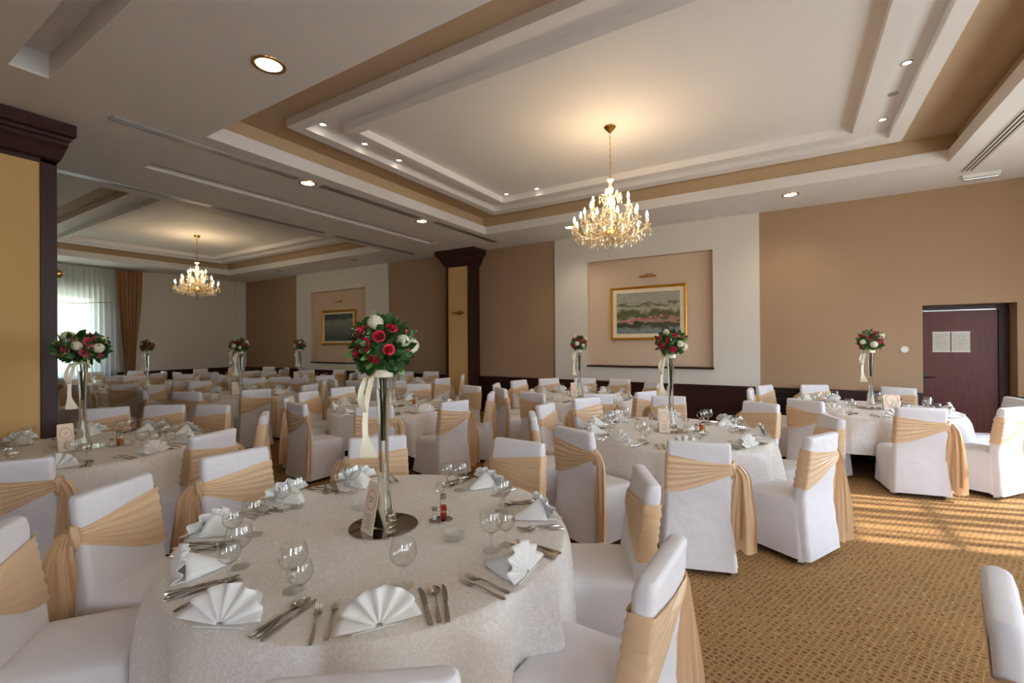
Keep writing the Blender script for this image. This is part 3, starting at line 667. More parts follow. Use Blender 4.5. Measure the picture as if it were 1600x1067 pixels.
# ------------------------------------------------------------------ chairs
def back_sec(z):
    """centre y, half width, half depth of the covered backrest at height z"""
    if z >= .47: t = (z - .47) / .47; return -.215 - .062 * t, .222 - .010 * t, .046 - .010 * t
    t = 1 - z / .47; return -.215 - .035 * t, .222 + .030 * t, .046 + .014 * t
def chair_mesh(seed):
    rs = random.Random(seed); g = G()
    ph = [rs.uniform(0, 6.3) for _ in range(8)]
    # seat and skirt
    rings = []
    for z in (.045, .07, .12, .2, .28, .36, .43, .455, .468):
        t = 1 - z / .47; ring = []
        for i, (x, y) in enumerate(rrect(.225 + .036 * t, .222 + .030 * t, .035 if z < .46 else .05, 9)):
            a = math.atan2(y, x); f = t ** 1.5
            d = .012 * f * math.sin(7 * a + ph[0]) + .009 * f * math.sin(13 * a + ph[1])
            k = 1 + d / .25; sh = 0 if z < .45 else (-.006 if z < .46 else -.016)
            ring.append(((x + sh * (1 if x > 0 else -1)) * k, (y + sh * (1 if y > 0 else -1)) * k, z + (.012 * math.sin(3 * a + ph[2]) if z < .05 else 0)))
        rings.append(ring)
    for s_, z in ((.86, .476), (.6, .484), (.3, .488), (.03, .489)): rings.append([(x * s_, y * s_, z) for x, y, _ in rings[8]])
    g.loft(rings, cap=(False, True))
    # backrest falling to the floor behind the seat
    rings = []
    zs = [.045, .065, .1, .17, .25, .33, .41, .49, .56, .63, .70, .77, .84, .89, .915, .93, .938, .9405]
    for z in zs:
        yc, hw, hd = back_sec(z); q = 1.0; t = max(0, 1 - z / .47)
        if z > .90: q = {.915: .985, .93: .93, .938: .80, .9405: .45}[z]
        ring = []
        for x, y in rrect(hw, hd, min(.028, hd * .8), 5):
            # a few soft sub-divisions give the cloth its wrinkles
            w_ = .0035 * math.sin(38 * z + 9 * x + ph[3]) * (1 if z < .9 else 0) + .008 * t * math.sin(26 * x + ph[4])
            yy = yc + y * q + (w_ if abs(y) > hd * .5 else 0) * (1 if y > 0 else -1)
            ring.append((x * (1 if z < .93 else (.985 if z < .935 else .95)), yy, z + (.010 * (x / hw) ** 2 if z > .9 else 0) * 0))
        rings.append(ring)
    g.loft(rings, cap=(False, True))
    # kick pleats at the rear corners
    for sx_ in (-1, 1):
        rows = []
        for k in range(8):
            z = .42 - k * .057; t = k / 7
            rows.append([(sx_ * (.205 + .05 * t * q_), -.20 - .055 * t * (1 - q_ * .4) + .012 * t * math.sin(q_ * 9), z) for q_ in (0, .25, .5, .75, 1)] )
        g.sheet(rows)
    return g
def sash_point(z, side_t, off):
    """side_t in 0..1 round the backrest starting at the right edge, going over the front; returns x, y"""
    yc, hw, hd = back_sec(z); pts = rrect(hw + off, hd + off, min(.03, hd * .8) + off, 4)
    return pts, yc
def sash_mesh(seed, style=0):
    rs = random.Random(seed); nv = 22
    g = G(); pk = [rs.uniform(-.5, .5) for _ in range(20)]
    hi0, lo0 = .855 + rs.uniform(-.01, .01), .575 + rs.uniform(-.03, .02)
    hi1, lo1 = .80, .725
    # ring samples with more points across the wide faces
    def ring(z, off):
        yc, hw, hd = back_sec(z); hw += off; hd += off; out = []
        n = 14
        for i in range(n + 1): out.append((hw - .02 - (2 * hw - .04) * i / n, hd))
        for k in range(1, 4): a = rad(90 + 90 * k / 4); out.append((-hw + .02 + .02 * math.cos(a), hd - .02 + .02 * math.sin(a)))
        for k in range(1, 4): a = rad(180 + 90 * k / 4); out.append((-hw + .02 + .02 * math.cos(a), -hd + .02 + .02 * math.sin(a)))
        for i in range(n + 1): out.append((-hw + .02 + (2 * hw - .04) * i / n, -hd))
        for k in range(1, 4): a = rad(270 + 90 * k / 4); out.append((hw - .02 + .02 * math.cos(a), -hd + .02 + .02 * math.sin(a)))
        for k in range(1, 4): a = rad(90 * k / 4); out.append((hw - .02 + .02 * math.cos(a), hd - .02 + .02 * math.sin(a)))
        return [(x, y + yc) for x, y in out]
    base = ring(.7, 0); n = len(base); rows = []
    for j in range(nv + 1):
        v = j / nv; row = []
        for i in range(n):
            u = (base[i][0] + .22) / .44                                # 1 at the knot side
            u = max(0, min(1, u)); uu = u * u * (3 - 2 * u) * .55 + u * .45
            front = base[i][1] > -.24
            lo = lo0 + (lo1 - lo0) * uu; hi = hi0 + (hi1 - hi0) * uu
            if not front: hi -= .012 * math.sin(PI * u)
            lo -= .022 * math.sin(PI * u)                              # the loose lower edge sags
            z = lo + (hi - lo) * v
            pl = math.sin(v * 2 * PI * 6.2 + pk[0] * 4 + 1.4 * math.sin(3.1 * u + pk[1] * 5 + (2 if front else 0)) + 1.1 * math.sin(9 * v + pk[2] * 6))
            off = .007 + (.0050 * (1 - .35 * u) * min(1, .35 + 9 * u)) * pl * (.35 + .65 * min(1, 4 * v * (1 - v) + .4))
            p = ring(z, off)[i]; row.append((p[0], p[1], z))
        row.append(row[0]); rows.append(row)
    g.sheet(rows)
    return g
def knot_mesh(seed):
    rs = random.Random(seed); g = G(); n = 18; rings = []
    for k in range(15):
        a = PI * k / 14; z = .748 - .066 * math.cos(a); r = .030 * math.sin(max(.12, min(PI - .12, a))) * (1 - .25 * math.cos(a))
        rings.append([(.216 + .014 * k / 14 + (r + .0045 * math.sin(6 * q + 2.5 * a)) * math.cos(q) * .8, -.258 + (r + .0045 * math.sin(6 * q + 2.5 * a)) * math.sin(q) * 1.2, z) for q in [2 * PI * i / n for i in range(n)]])
    g.loft(rings)
    return g
def tail_mesh(seed, L=.66, spread=.11, shift=0):
    rs = random.Random(seed); g = G(); p1, p2 = rs.uniform(0, 6), rs.uniform(0, 6); rows = []; n = 22
    for k in range(19):
        t = k / 18; z = .785 - L * t - (0 if k else -.0); row = []
        w_ = .022 + (spread - .022) * min(1, t * 1.6) ** .8
        bulge = .040 * math.sin(min(1, t * 6) * PI / 2) - .004 * t
        for i in range(n + 1):
            u = i / n * 2 - 1
            fold = math.sin(u * 6.5 + p1 + .8 * t) * (.012 + .012 * t) + math.sin(u * 13 + p2) * .005
            x = .235 + bulge + shift + w_ * u * .80 + fold * .35
            y = -.268 - .012 * t + w_ * u * -.42 + fold * .95
            row.append((x, y, z + .018 * u * t * (1 if shift == 0 else -1) + .012 * math.sin(u * 5 + p2) * t))
        rows.append(row)
    g.sheet(rows)
    return g
def make_chair(seed, L):
    t = empty('banquet_chair')
    chair_mesh(seed).obj('chair_cover', 'cover', t, smooth=50)
    for x in (-.2, .2):
        for y in (-.225, .2):
            g = G(); g.loft([[(x - a, y - a, z), (x + a, y - a, z), (x + a, y + a, z), (x - a, y + a, z)] for a, z in ((.014, 0), (.018, .12))]); g.obj('leg', 'black', t, smooth=0)
    sh = sash_mesh(seed + 10).obj('sash', 'satin', t, smooth=60)
    knot_mesh(seed + 20).obj('knot', 'satin', sh, smooth=60)
    tail_mesh(seed + 30, L).obj('tail', 'satin', sh, smooth=80)
    tail_mesh(seed + 40, L * .88, .08, .025).obj('tail', 'satin', sh, smooth=80)
    return t
CH = [Proto(make_chair(101, .68)), Proto(make_chair(202, .60)), Proto(make_chair(303, .72))]

# ------------------------------------------------------------------ table things
def table(rs):
    t = empty('round_table')
    g = G(); g.lathe([(.001, .715), (.86, .715), (.885, .72), (.885, .738), (.001, .74)], 64); g.obj('tabletop', 'dark_wood', t)
    g = G(); g.lathe([(.05, .03), (.05, .715)], 16); g.obj('pedestal', 'black', t)
    for k in range(4):
        a = k * PI / 2 + .4; g = G(); g.tube([(.04 * math.cos(a), .04 * math.sin(a), .06), (.3 * math.cos(a), .3 * math.sin(a), .035), (.42 * math.cos(a), .42 * math.sin(a), .02)], .018, 8); g.obj('foot', 'black', t)
    return t
def cloth(seed):
    rs = random.Random(seed); g = G(); uv = []; n = 144; Rr = .895; rows = []; nf = rs.choice((9, 10, 11)); p = [rs.uniform(0, 6.3) for _ in range(6)]
    for r in (.002, .25, .5, .7, .82, .875): rows.append([(r * math.cos(2 * PI * i / n), r * math.sin(2 * PI * i / n), .7435, r) for i in range(n + 1)])
    rows.append([(.893 * math.cos(2 * PI * i / n), .893 * math.sin(2 * PI * i / n), .742, .893) for i in range(n + 1)])
    ks = 14
    for k in range(1, ks + 1):
        row = []
        for i in range(n + 1):
            a = 2 * PI * i / n
            # a square cloth hangs lower at its four corners; folds swing out below them
            drop = .47 + .06 * math.cos(4 * a + p[0]) + .02 * math.cos(nf * a + p[1]); t = k / ks; d = drop * t
            ww = a + .22 * math.sin(3 * a + p[2]) + .1 * math.sin(5 * a + p[3])
            s_ = .5 + .5 * math.cos(nf * ww + p[1]); s_ = s_ ** 1.3
            s2 = .5 + .5 * math.cos(nf * 2 * ww + p[4])
            rr = .898 + min(1, t * 6) * .012 + (s_ * .150 + s2 * .016 - .045) * t ** .62 - .015 * t
            row.append((rr * math.cos(a), rr * math.sin(a), .742 - .006 * min(1, k) - d, .898 + d))
        rows.append(row)
    g.sheet([[q[:3] for q in row] for row in rows])
    for row in rows:
        for i, q in enumerate(row):
            a = 2 * PI * i / n; uv.append((q[3] * math.cos(a), q[3] * math.sin(a)) if q[3] < .9 else (.9 * math.cos(a) + (q[3] - .9) * math.cos(a), .9 * math.sin(a) + (q[3] - .9) * math.sin(a)))
    g.uv = uv
    return g
def napkin(seed):
    """fan standing at y>0 facing -y (towards the seat), with its folded tail lying towards the table centre (+y)"""
    rs = random.Random(seed); t = empty('fan_napkin'); n = 6; R = rs.uniform(.114, .124); g = G(); rows = []
    lean = rs.uniform(.30, .5); spread = rs.uniform(78, 86)
    for j in range(7):
        q = j / 6; row = []
        for i in range(8 * n + 1):
            u = i / (8 * n); a = rad(90 + spread * (1 - 2 * u)); ph_ = u * 2 * PI * n; r = R * (.10 + .90 * q) * (1 + .035 * math.cos(ph_) + .02 * math.sin(u * 9 + seed)) 
            z = max(.002, r * math.sin(a) * math.cos(lean) + .004); x = r * math.cos(a) * 1.05; y = r * math.sin(a) * math.sin(lean)
            w_ = math.cos(ph_); zz = .015 * q ** .8 * (abs(w_) ** .8) * (1 if w_ < 0 else -1)
            row.append((x + .012 * q * math.cos(a), y + zz, z))
        rows.append(row)
    g.sheet(rows); g.obj('fan', 'napkin', t, smooth=60, solid=.0022)
    g = G(); z0 = R * .66; y0 = R * .66 * math.sin(lean) + .012
    rows = []
    for j in range(9):
        q = j / 8; y = y0 + q * .155; hw = .075 * (1 - q) ** .8 + .012; zc = (z0 * (1 - q) ** 1.1) + .010
        rows.append([(x * hw, y, max(.003, zc * (1 - abs(x) ** 1.5) + .002 * math.sin(6 * x + j))) for x in (-1, -.75, -.5, -.25, 0, .25, .5, .75, 1)])
    g.sheet(rows); g.obj('folded_tail', 'napkin', t, smooth=50, solid=.0025)
    g = G(); g.loft([[(-.085, -.006, z), (.085, -.006, z), (.07, .09, z), (-.07, .09, z)] for z in (.001, .0045)]); g.obj('base_fold', 'napkin', t, smooth=0)
    return t
def strip(g, path):
    """flat bar along y with per-station half width, height, thickness"""
    g.loft([[(-w_, y, z), (w_, y, z), (w_ * .8, y, z + th), (-w_ * .8, y, z + th)] for y, w_, z, th in path])
def fork():
    t = empty('fork'); g = G()
    strip(g, [(0, .005, .001, .003), (.01, .0075, .001, .004), (.05, .006, .002, .004), (.10, .0032, .008, .0032), (.135, .003, .010, .003), (.15, .008, .007, .002), (.162, .0115, .003, .002), (.172, .012, .002, .002)]); g.obj('handle', 'steel', t, smooth=50)
    g = G()
    for k in range(4):
        x = -.0102 + k * .0068; g.loft([[(x - w_, y, z), (x + w_, y, z), (x + w_, y, z + .0016), (x - w_, y, z + .0016)] for y, w_, z in ((.171, .0018, .002), (.195, .0015, .004), (.215, .0009, .010))])
    g.obj('tines', 'steel', t, smooth=50); return t
def knife():
    t = empty('knife'); g = G(); strip(g, [(0, .006, .001, .006), (.01, .0085, .001, .007), (.06, .0078, .001, .006), (.115, .006, .002, .005), (.12, .0058, .002, .004)]); g.obj('handle', 'steel', t, smooth=50)
    g = G(); g.loft([[(-.006, y, .003), (b, y, .0025), (b, y, .0035), (-.006, y, .0048)] for y, b in ((.119, .004), (.125, .009), (.18, .0105), (.215, .008), (.236, .0))] ); g.obj('blade', 'steel', t, smooth=50); return t
def spoon():
    t = empty('spoon'); g = G(); strip(g, [(0, .005, .001, .003), (.01, .0085, .001, .004), (.05, .007, .002, .004), (.10, .0034, .008, .0035), (.145, .003, .009, .003), (.16, .004, .007, .003)]); g.obj('handle', 'steel', t, smooth=50)
    g = G(); rings = []
    for r, z in ((.02, .001), (.4, .0015), (.75, .005), (1, .011), (.93, .0115), (.7, .0065), (.35, .003), (.02, .0025)):
        rings.append([(.0205 * r * math.cos(a) * (1 - .12 * math.sin(a)), .187 + .031 * r * math.sin(a), z) for a in [2 * PI * i / 20 for i in range(20)]])
    g.loft(rings); g.obj('bowl', 'steel', t, smooth=60); return t
def goblet(s_, name):
    t = empty(name); g = G()
    g.lathe([(.0006, .077), (.012, .078), (.026, .087), (.039, .104), (.0445, .122), (.0445, .136), (.041, .155), (.0365, .172), (.0355, .1722), (.040, .155), (.0433, .136), (.0433, .122), (.038, .105), (.025, .0885), (.0006, .08)], 32)
    g.v = [(x * s_ * 1.14, y * s_ * 1.14, z * s_) for x, y, z in g.v]; g.obj('bowl', 'bowl_glass', t, smooth=60)
    g = G(); g.lathe([(.0045, .010), (.004, .03), (.0065, .042), (.010, .050), (.006, .058), (.007, .068), (.013, .0772), (.0006, .0775)], 14); g.v = [(x * s_ * 1.14, y * s_ * 1.14, z * s_) for x, y, z in g.v]; g.obj('stem', 'cut_glass', t, smooth=60)
    g = G(); n = 10; rings = []
    for r, z in ((.034, 0), (.036, .002), (.024, .007), (.008, .0115), (.0006, .012)):
        rings.append([(r * (1 - .07 * (i % 2)) * math.cos(PI * i / n) , r * (1 - .07 * (i % 2)) * math.sin(PI * i / n), z) for i in range(2 * n)])
    g.loft(rings, cap=(True, False)); g.v = [(x * s_ * 1.14, y * s_ * 1.14, z * s_) for x, y, z in g.v]; g.obj('foot', 'cut_glass', t, smooth=20)
    return t
def goblet_far(s_, name):
    g = G(); g.lathe([(.034, 0), (.03, .004), (.005, .011), (.0045, .04), (.009, .05), (.006, .06), (.013, .077), (.026, .087), (.039, .104), (.0445, .122), (.0445, .136), (.041, .155), (.036, .172)], 14); g.v = [(x * s_, y * s_, z * s_) for x, y, z in g.v]
    return g.obj(name, 'bowl_glass', None, smooth=60)
def ashtray():
    g = G(); g.lathe([(.001, .0), (.040, 0), (.046, .006), (.0475, .028), (.044, .032), (.040, .028), (.038, .010), (.001, .008)], 28); return g.obj('ashtray', 'cut_glass', None, smooth=40)
def mirror_disc():
    t = empty('mirror_plate'); g = G(); g.lathe([(.001, 0), (.165, 0), (.168, .002), (.166, .005)], 48); g.obj('glass_edge', 'cut_glass', t)
    g = G(); g.lathe([(.166, .0045), (.001, .0055)], 48); g.obj('mirror_face', 'mirror', t); return t
def vase():
    t = empty('trumpet_vase'); g = G()
    out = [(.058, 0), (.060, .004), (.060, .03), (.054, .07), (.040, .13), (.030, .19), (.025, .26), (.0245, .36), (.027, .50), (.033, .64), (.043, .775)]
    inn = [(.041, .775), (.031, .64), (.025, .50), (.0222, .36), (.0222, .26), (.027, .19), (.037, .13), (.050, .07), (.053, .045), (.001, .040)]
    g.lathe([(.001, 0)] + out + inn, 36); g.obj('glass_body', 'glass', t, smooth=60)
    g = G(); g.lathe([(.001, .042), (.049, .05), (.0355, .13), (.0255, .19), (.0208, .26), (.0206, .36), (.0235, .50), (.029, .64), (.031, .675), (.001, .675)], 28); g.obj('water', 'water', t, smooth=60)
    rs = random.Random(4); g = G()
    for k in range(5):
        a = k * 1.3; g.tube([(.006 * math.cos(a), .006 * math.sin(a), .42), (.008 * math.cos(a + .5), .008 * math.sin(a + .5), .6), (.02 * math.cos(a + 1), .02 * math.sin(a + 1), .79)], .003, 5)
    g.obj('stems', 'stem', t); return t
def ribbon_mesh(side=-1, L=.40):
    t = empty('ribbon'); g = G()
    rows = []
    for k in range(22):
        s_ = k / 21; a = s_ * 2 * PI; rows.append([(.049 * math.cos(a), .049 * math.sin(a), z) for z in (.735, .755, .772)])
    g.sheet(rows); g.obj('band', 'ribbon', t, smooth=80)
    for q in (0, 1):
        g = G(); rows = []
        for k in range(20):
            s_ = k / 19; z = .75 - (L if q == 0 else L * .45) * s_; x = side * (.05 + .035 * math.sin(s_ * 2.6) + .02 * q); w_ = .014 + (.03 * max(0, s_ - .75) * 4 if q == 0 else 0); y = -.03 + .012 * math.sin(5 * s_ + q)
            tw = .5 * math.sin(3.5 * s_ + q); rows.append([(x - w_ * math.cos(tw), y - w_ * math.sin(tw), z), (x, y + .002, z - .004), (x + w_ * math.cos(tw), y + w_ * math.sin(tw), z)])
        g.sheet(rows); g.obj('streamer', 'ribbon', t, smooth=80)
    for q in (-1, 1):
        g = G(); rows = []
        for k in range(17):
            a = 2 * PI * k / 16; r = .03 * math.sin(a / 2) ** 1; x = side * .045 + q * .004 + q * .035 * (1 - math.cos(a)) / 2; z = .752 + .018 * math.sin(a); rows.append([(x, -.05, z), (x, -.028, z)])
        g.sheet(rows); g.obj('bow_loop', 'ribbon', t, smooth=80)
    return t
def rose_mesh(r, rs):
    g = G()
    for layer in range(4):
        n = 3 + layer; rr = r * (.28 + .24 * layer)
        for k in range(n):
            a0 = 2 * PI * k / n + layer * .8 + rs.uniform(-.2, .2); rows = []
            for j in range(5):
                v = j / 4; row = []
                for i in range(5):
                    u = (i - 2) / 2; a = a0 + u * (1.25 / (1 + .12 * layer)); pr = rr * (.35 + .65 * math.sin(v * PI * .62)) * (1 + .22 * v * v * layer / 3); z = r * (-.45 + 1.15 * v - .28 * layer * v * v * .9 - .10 * abs(u) * v)
                    row.append((pr * math.cos(a), pr * math.sin(a), z))
                rows.append(row)
            g.sheet(rows)
    g.ell((0, 0, r * .1), (r * .2, r * .2, r * .45), 8, 5)
    return g
def hydrangea_mesh(r, rs):
    g = G(); g.ell((0, 0, 0), r * .86, 14, 9); N = 80
    for k in range(N):
        z = 1 - 1.75 * (k + .5) / N; a = k * 2.39996; q = math.sqrt(max(0, 1 - z * z)); nrm = Vector((q * math.cos(a), q * math.sin(a), z)); c = nrm * r * rs.uniform(.86, 1.0)
        u = nrm.orthogonal().normalized(); v = nrm.cross(u); b = rs.uniform(0, PI)
        for p in range(4):
            d = u * math.cos(b + p * PI / 2) + v * math.sin(b + p * PI / 2); e = nrm.cross(d); s_ = r * .25
            g.add([c, c + d * s_ * .6 + e * s_ * .42 + nrm * .002, c + d * s_ * 1.05 + nrm * r * .05, c + d * s_ * .6 - e * s_ * .42 + nrm * .002], [(0, 1, 2, 3)])
    return g
def aim(o, nrm, rs):
    o.rotation_euler = Vector(nrm).to_track_quat('Z', 'Y').to_euler()
def bouquet(seed, flat=1.0, R=.135, rosemat='rose', far=False):
    rs = random.Random(seed); t = empty('bouquet'); g = G(); N = 150 if far else 420
    def leaf(g, base, d, L, wd):
        d = Vector(d).normalized(); s_ = d.cross(Vector((rs.uniform(-1, 1), rs.uniform(-1, 1), rs.uniform(-.3, 1)))).normalized(); nn = d.cross(s_)
        rows = []
        for k, (l, w_) in enumerate(((0, .15), (.3, .85), (.6, 1), (.85, .55), (1.0, .05))):
            p = Vector(base) + d * L * l - nn * L * .25 * l * l; rows.append([p - s_ * wd * w_ + nn * wd * .3 * w_, p, p + s_ * wd * w_ + nn * wd * .3 * w_])
        g.sheet(rows)
    g2 = G()
    for k in range(N):
        z = 1 - 1.85 * (k + .5) / N; a = k * 2.39996 + rs.uniform(-.3, .3); q = math.sqrt(max(0, 1 - z * z)); nrm = Vector((q * math.cos(a), q * math.sin(a), z * flat))
        r = R * rs.uniform(.62, .93); tdir = nrm + Vector((rs.uniform(-.8, .8), rs.uniform(-.8, .8), rs.uniform(-.8, .5)))
        leaf(g2 if rs.random() < .12 else g, nrm * r, tdir, R * rs.uniform(.28, .48), R * rs.uniform(.10, .16))
    g.ell((0, 0, -.01), (R * .72, R * .72, R * .68 * flat), 14, 9)
    g.obj('foliage', 'leaf', t, smooth=60); g2.obj('foliage', 'leaf_light', t, smooth=60)
    pts = []; nf = 24 if not far else 18
    for k in range(nf):
        z = .92 - 1.45 * (k + .5) / nf; a = k * 2.39996 + seed; q = math.sqrt(1 - z * z); pts.append(Vector((q * math.cos(a), q * math.sin(a), z)))
    proto_r = None; proto_h = None; proto_b = None
    for k, p in enumerate(pts):
        pos = Vector((p.x, p.y, p.z * flat)) * R * .98
        kind = 'h' if k in (1, 5, 8, 12, 15, 21) else 'r'
        if kind == 'r':
            if proto_r is None: o = rose_mesh(R * .235, rs).obj('rose', rosemat, t, smooth=70); proto_r = o
            else: o = proto_r.copy(); COL.objects.link(o); o.parent = t
            s_ = rs.uniform(.7, 1.12)
        else:
            if proto_h is None: o = hydrangea_mesh(R * .30, rs).obj('hydrangea_bloom', 'white_flower', t, smooth=75); proto_h = o
            else: o = proto_h.copy(); COL.objects.link(o); o.parent = t
            s_ = rs.uniform(.75, 1.1)
        o.scale = (s_,) * 3; o.location = pos; aim(o, p, rs); o.rotation_euler.rotate_axis('Z', rs.uniform(0, 6))
    g = G()
    for c_k in range(4):
        a = rs.uniform(0, 2 * PI); z = rs.uniform(-.1, .8); q = math.sqrt(1 - z * z); c = Vector((q * math.cos(a), q * math.sin(a), z * flat)) * R * 1.0
        for k in range(16 if not far else 8):
            p = c + Vector((rs.gauss(0, 1), rs.gauss(0, 1), rs.gauss(0, 1))) * R * .13; g.ell(p, R * .022, 5, 4)
    g.obj('baby_breath', 'white_flower', t, smooth=60)
    return t
def text_obj(s_, size, mname, parent, loc, rot):
    cu = bpy.data.curves.new('lettering', 'FONT'); cu.body = s_; cu.size = size; cu.align_x = 'CENTER'; cu.align_y = 'CENTER'; cu.extrude = .0003; cu.materials.append(M[mname])
    tmp = bpy.data.objects.new('tmp', cu); me = bpy.data.meshes.new_from_object(tmp); bpy.data.objects.remove(tmp)
    o = bpy.data.objects.new('lettering', me); COL.objects.link(o); o.parent = parent; o.location = loc; o.rotation_euler = rot; return o
def card(seed, num, W=.10, H=.24):
    """scalloped card on a tent fold, upright in xz, facing -y, leaning back"""
    t = empty('table_card'); g = G(); n = 30; k_ = rad(12)
    def P(x, z, d=0): return (x, z * math.sin(k_) + d, z * math.cos(k_))
    out = []
    for i in range(n):
        u = i / n; out.append((-W / 2 + W * u, H + .004 * abs(math.sin(u * PI * 7))))
    L = [(-W / 2 - .004 * abs(math.sin(v * PI * 12)), H * v) for v in [i / 40 for i in range(41)]]; Rt = [(W / 2 + .004 * abs(math.sin(v * PI * 12)), H * v) for v in [i / 40 for i in range(41)]]
    g.sheet([[P(*a), P(*b)] for a, b in zip(L, Rt)]); g.sheet([[P(x, H) for x, z in out], [P(x, z) for x, z in out]]); g.obj('front', 'card', t, smooth=0, solid=.0015)
    g = G(); g.sheet([[P(-W / 2, H * .98), P(W / 2, H * .98)], [(-W / 2, .035 + H * math.sin(k_), .002), (W / 2, .035 + H * math.sin(k_), .002)]]); g.obj('back_leaf', 'card', t, smooth=0, solid=.0012)
    g = G(); m_ = 28
    for r0, r1 in ((.36, .40), (.31, .325)):
        rows = []
        for i in range(m_ + 1):
            a = 2 * PI * i / m_; rows.append([P(W * r0 * math.cos(a), H * .66 + W * r0 * 1.25 * math.sin(a), -.0022), P(W * r1 * math.cos(a), H * .66 + W * r1 * 1.25 * math.sin(a), -.0022)])
        g.sheet(rows)
    for x in (-.42, .41): g.add([P(W * x, H * .06, -.002), P(W * (x + .02), H * .06, -.002), P(W * (x + .02), H * .95, -.002), P(W * x, H * .95, -.002)], [(0, 1, 2, 3)])
    g.obj('printed_frame', 'card_pink', t, smooth=0)
    g = G()
    for i in range(6): z = H * (.36 - .05 * i); w_ = W * (.3 - .03 * (i % 3)); g.add([P(-w_, z, -.002), P(w_, z, -.002), P(w_, z + .0025, -.002), P(-w_, z + .0025, -.002)], [(0, 1, 2, 3)])
    g.obj('printed_lines', 'card_ink', t, smooth=0)
    if num: text_obj(num, W * .42, 'card_ink', t, P(0, H * .66, -.0026), (rad(90) - k_, 0, 0))
    else:                                                               # a curl too small to read
        g = G(); pts = [P(W * .16 * math.cos(q) * (1 - q / 9), H * .66 + W * .16 * math.sin(q) * (1 - q / 9), -.003) for q in [i * .35 for i in range(20)]]; g.tube(pts, .0016, 4); g.obj('printed_curl', 'card_pink', t)
    return t
def cruet_stand():
    t = empty('cruet_stand'); g = G(); g.lathe([(.001, 0), (.052, 0), (.054, .003), (.052, .006), (.001, .0065)], 28); g.v = [(x * 1.15, y * .8, z) for x, y, z in g.v]; g.obj('base', 'mirror', t)
    g = G(); pts = [(.0 + .028 * math.sin(a), .0, .165 + .028 * -math.cos(a)) for a in [2 * PI * i / 14 for i in range(15)]]
    g.tube([(0, .012, .005), (0, .012, .138)], .0018, 6); g.tube([(x * .8, .012, z) for x, y, z in pts], .0018, 6)
    g.tube([(-.05 * math.cos(a), -.034 * math.sin(a), .055 + .012 * math.cos(a)) for a in [2 * PI * i / 24 for i in range(25)]], .0015, 5); g.obj('wire_handle', 'steel', t)
    return t
def bottle(liq):
    t = empty('oil_bottle'); g = G(); a = .017
    g.loft([[(x * k, y * k, z) for x, y in rrect(a, a, .004, 3)] for k, z in ((.9, 0), (1, .004), (1, .082), (.75, .092), (.62, .098), (.62, .108))]); g.obj('glass_body', 'bowl_glass', t)
    g = G(); g.loft([[(x * k, y * k, z) for x, y in rrect(a - .002, a - .002, .004, 3)] for k, z in ((.95, .004), (.97, .072))]); g.obj('liquid', liq, t)
    g = G(); g.lathe([(.012, .106), (.0155, .108), (.0155, .128), (.011, .132), (.001, .133)], 16); g.obj('cap', 'steel', t); return t
def shaker():
    t = empty('salt_shaker'); g = G(); g.lathe([(.001, 0), (.012, 0), (.013, .003), (.011, .045), (.011, .05)], 14); g.obj('glass_body', 'bowl_glass', t)
    g = G(); g.lathe([(.001, .002), (.0108, .003), (.0098, .03), (.001, .031)], 12); g.obj('salt', 'plastic', t)
    g = G(); g.lathe([(.012, .048), (.0125, .05), (.0125, .064), (.009, .068), (.001, .069)], 14); g.obj('cap', 'steel', t); return t

PR = dict(table=Proto(table(R0)), fork=Proto(fork()), knife=Proto(knife()), spoon=Proto(spoon()), gob=Proto(goblet(1.0, 'wine_glass')), gob2=Proto(goblet(.84, 'wine_glass')),
          gobf=Proto(goblet_far(1.0, 'wine_glass')), gobf2=Proto(goblet_far(.84, 'wine_glass')), ash=Proto(ashtray()), disc=Proto(mirror_disc()), vase=Proto(vase()), stand=Proto(cruet_stand()),
          shaker=Proto(shaker()), red=Proto(bottle('oil')), pale=Proto(bottle('oil_pale')), rib=Proto(ribbon_mesh()))
NAP = [Proto(napkin(k)) for k in (1, 2, 3)]
BQ = {'full': Proto(bouquet(3)), 'full2': Proto(bouquet(8, far=True)), 'wide': Proto(bouquet(5, .72, .165, 'rose_pink')), 'small': Proto(bouquet(9, far=True, R=.125))}
CL = []
for k in (1, 2, 3): CL.append(Proto(cloth(k).obj('tablecloth', 'damask', None, smooth=70)))
CARDS = {}

# ------------------------------------------------------------------ the tables
NUM = ['twelve', 'one', 'two', 'three', 'four', 'five', 'six', 'seven', 'eight', 'nine', 'ten', 'eleven']
view_az = math.degrees(math.atan2(F_.y, F_.x))
def clock(a):
    """seat direction read as a clock face whose twelve lies farthest from the camera"""
    h = ((view_az - a) % 360) / 30; q = round(h * 2) / 2 % 12
    i = int(q); return (NUM[i] + " o'clock") if q == i else ('half past ' + NUM[i])
ZT = .7445
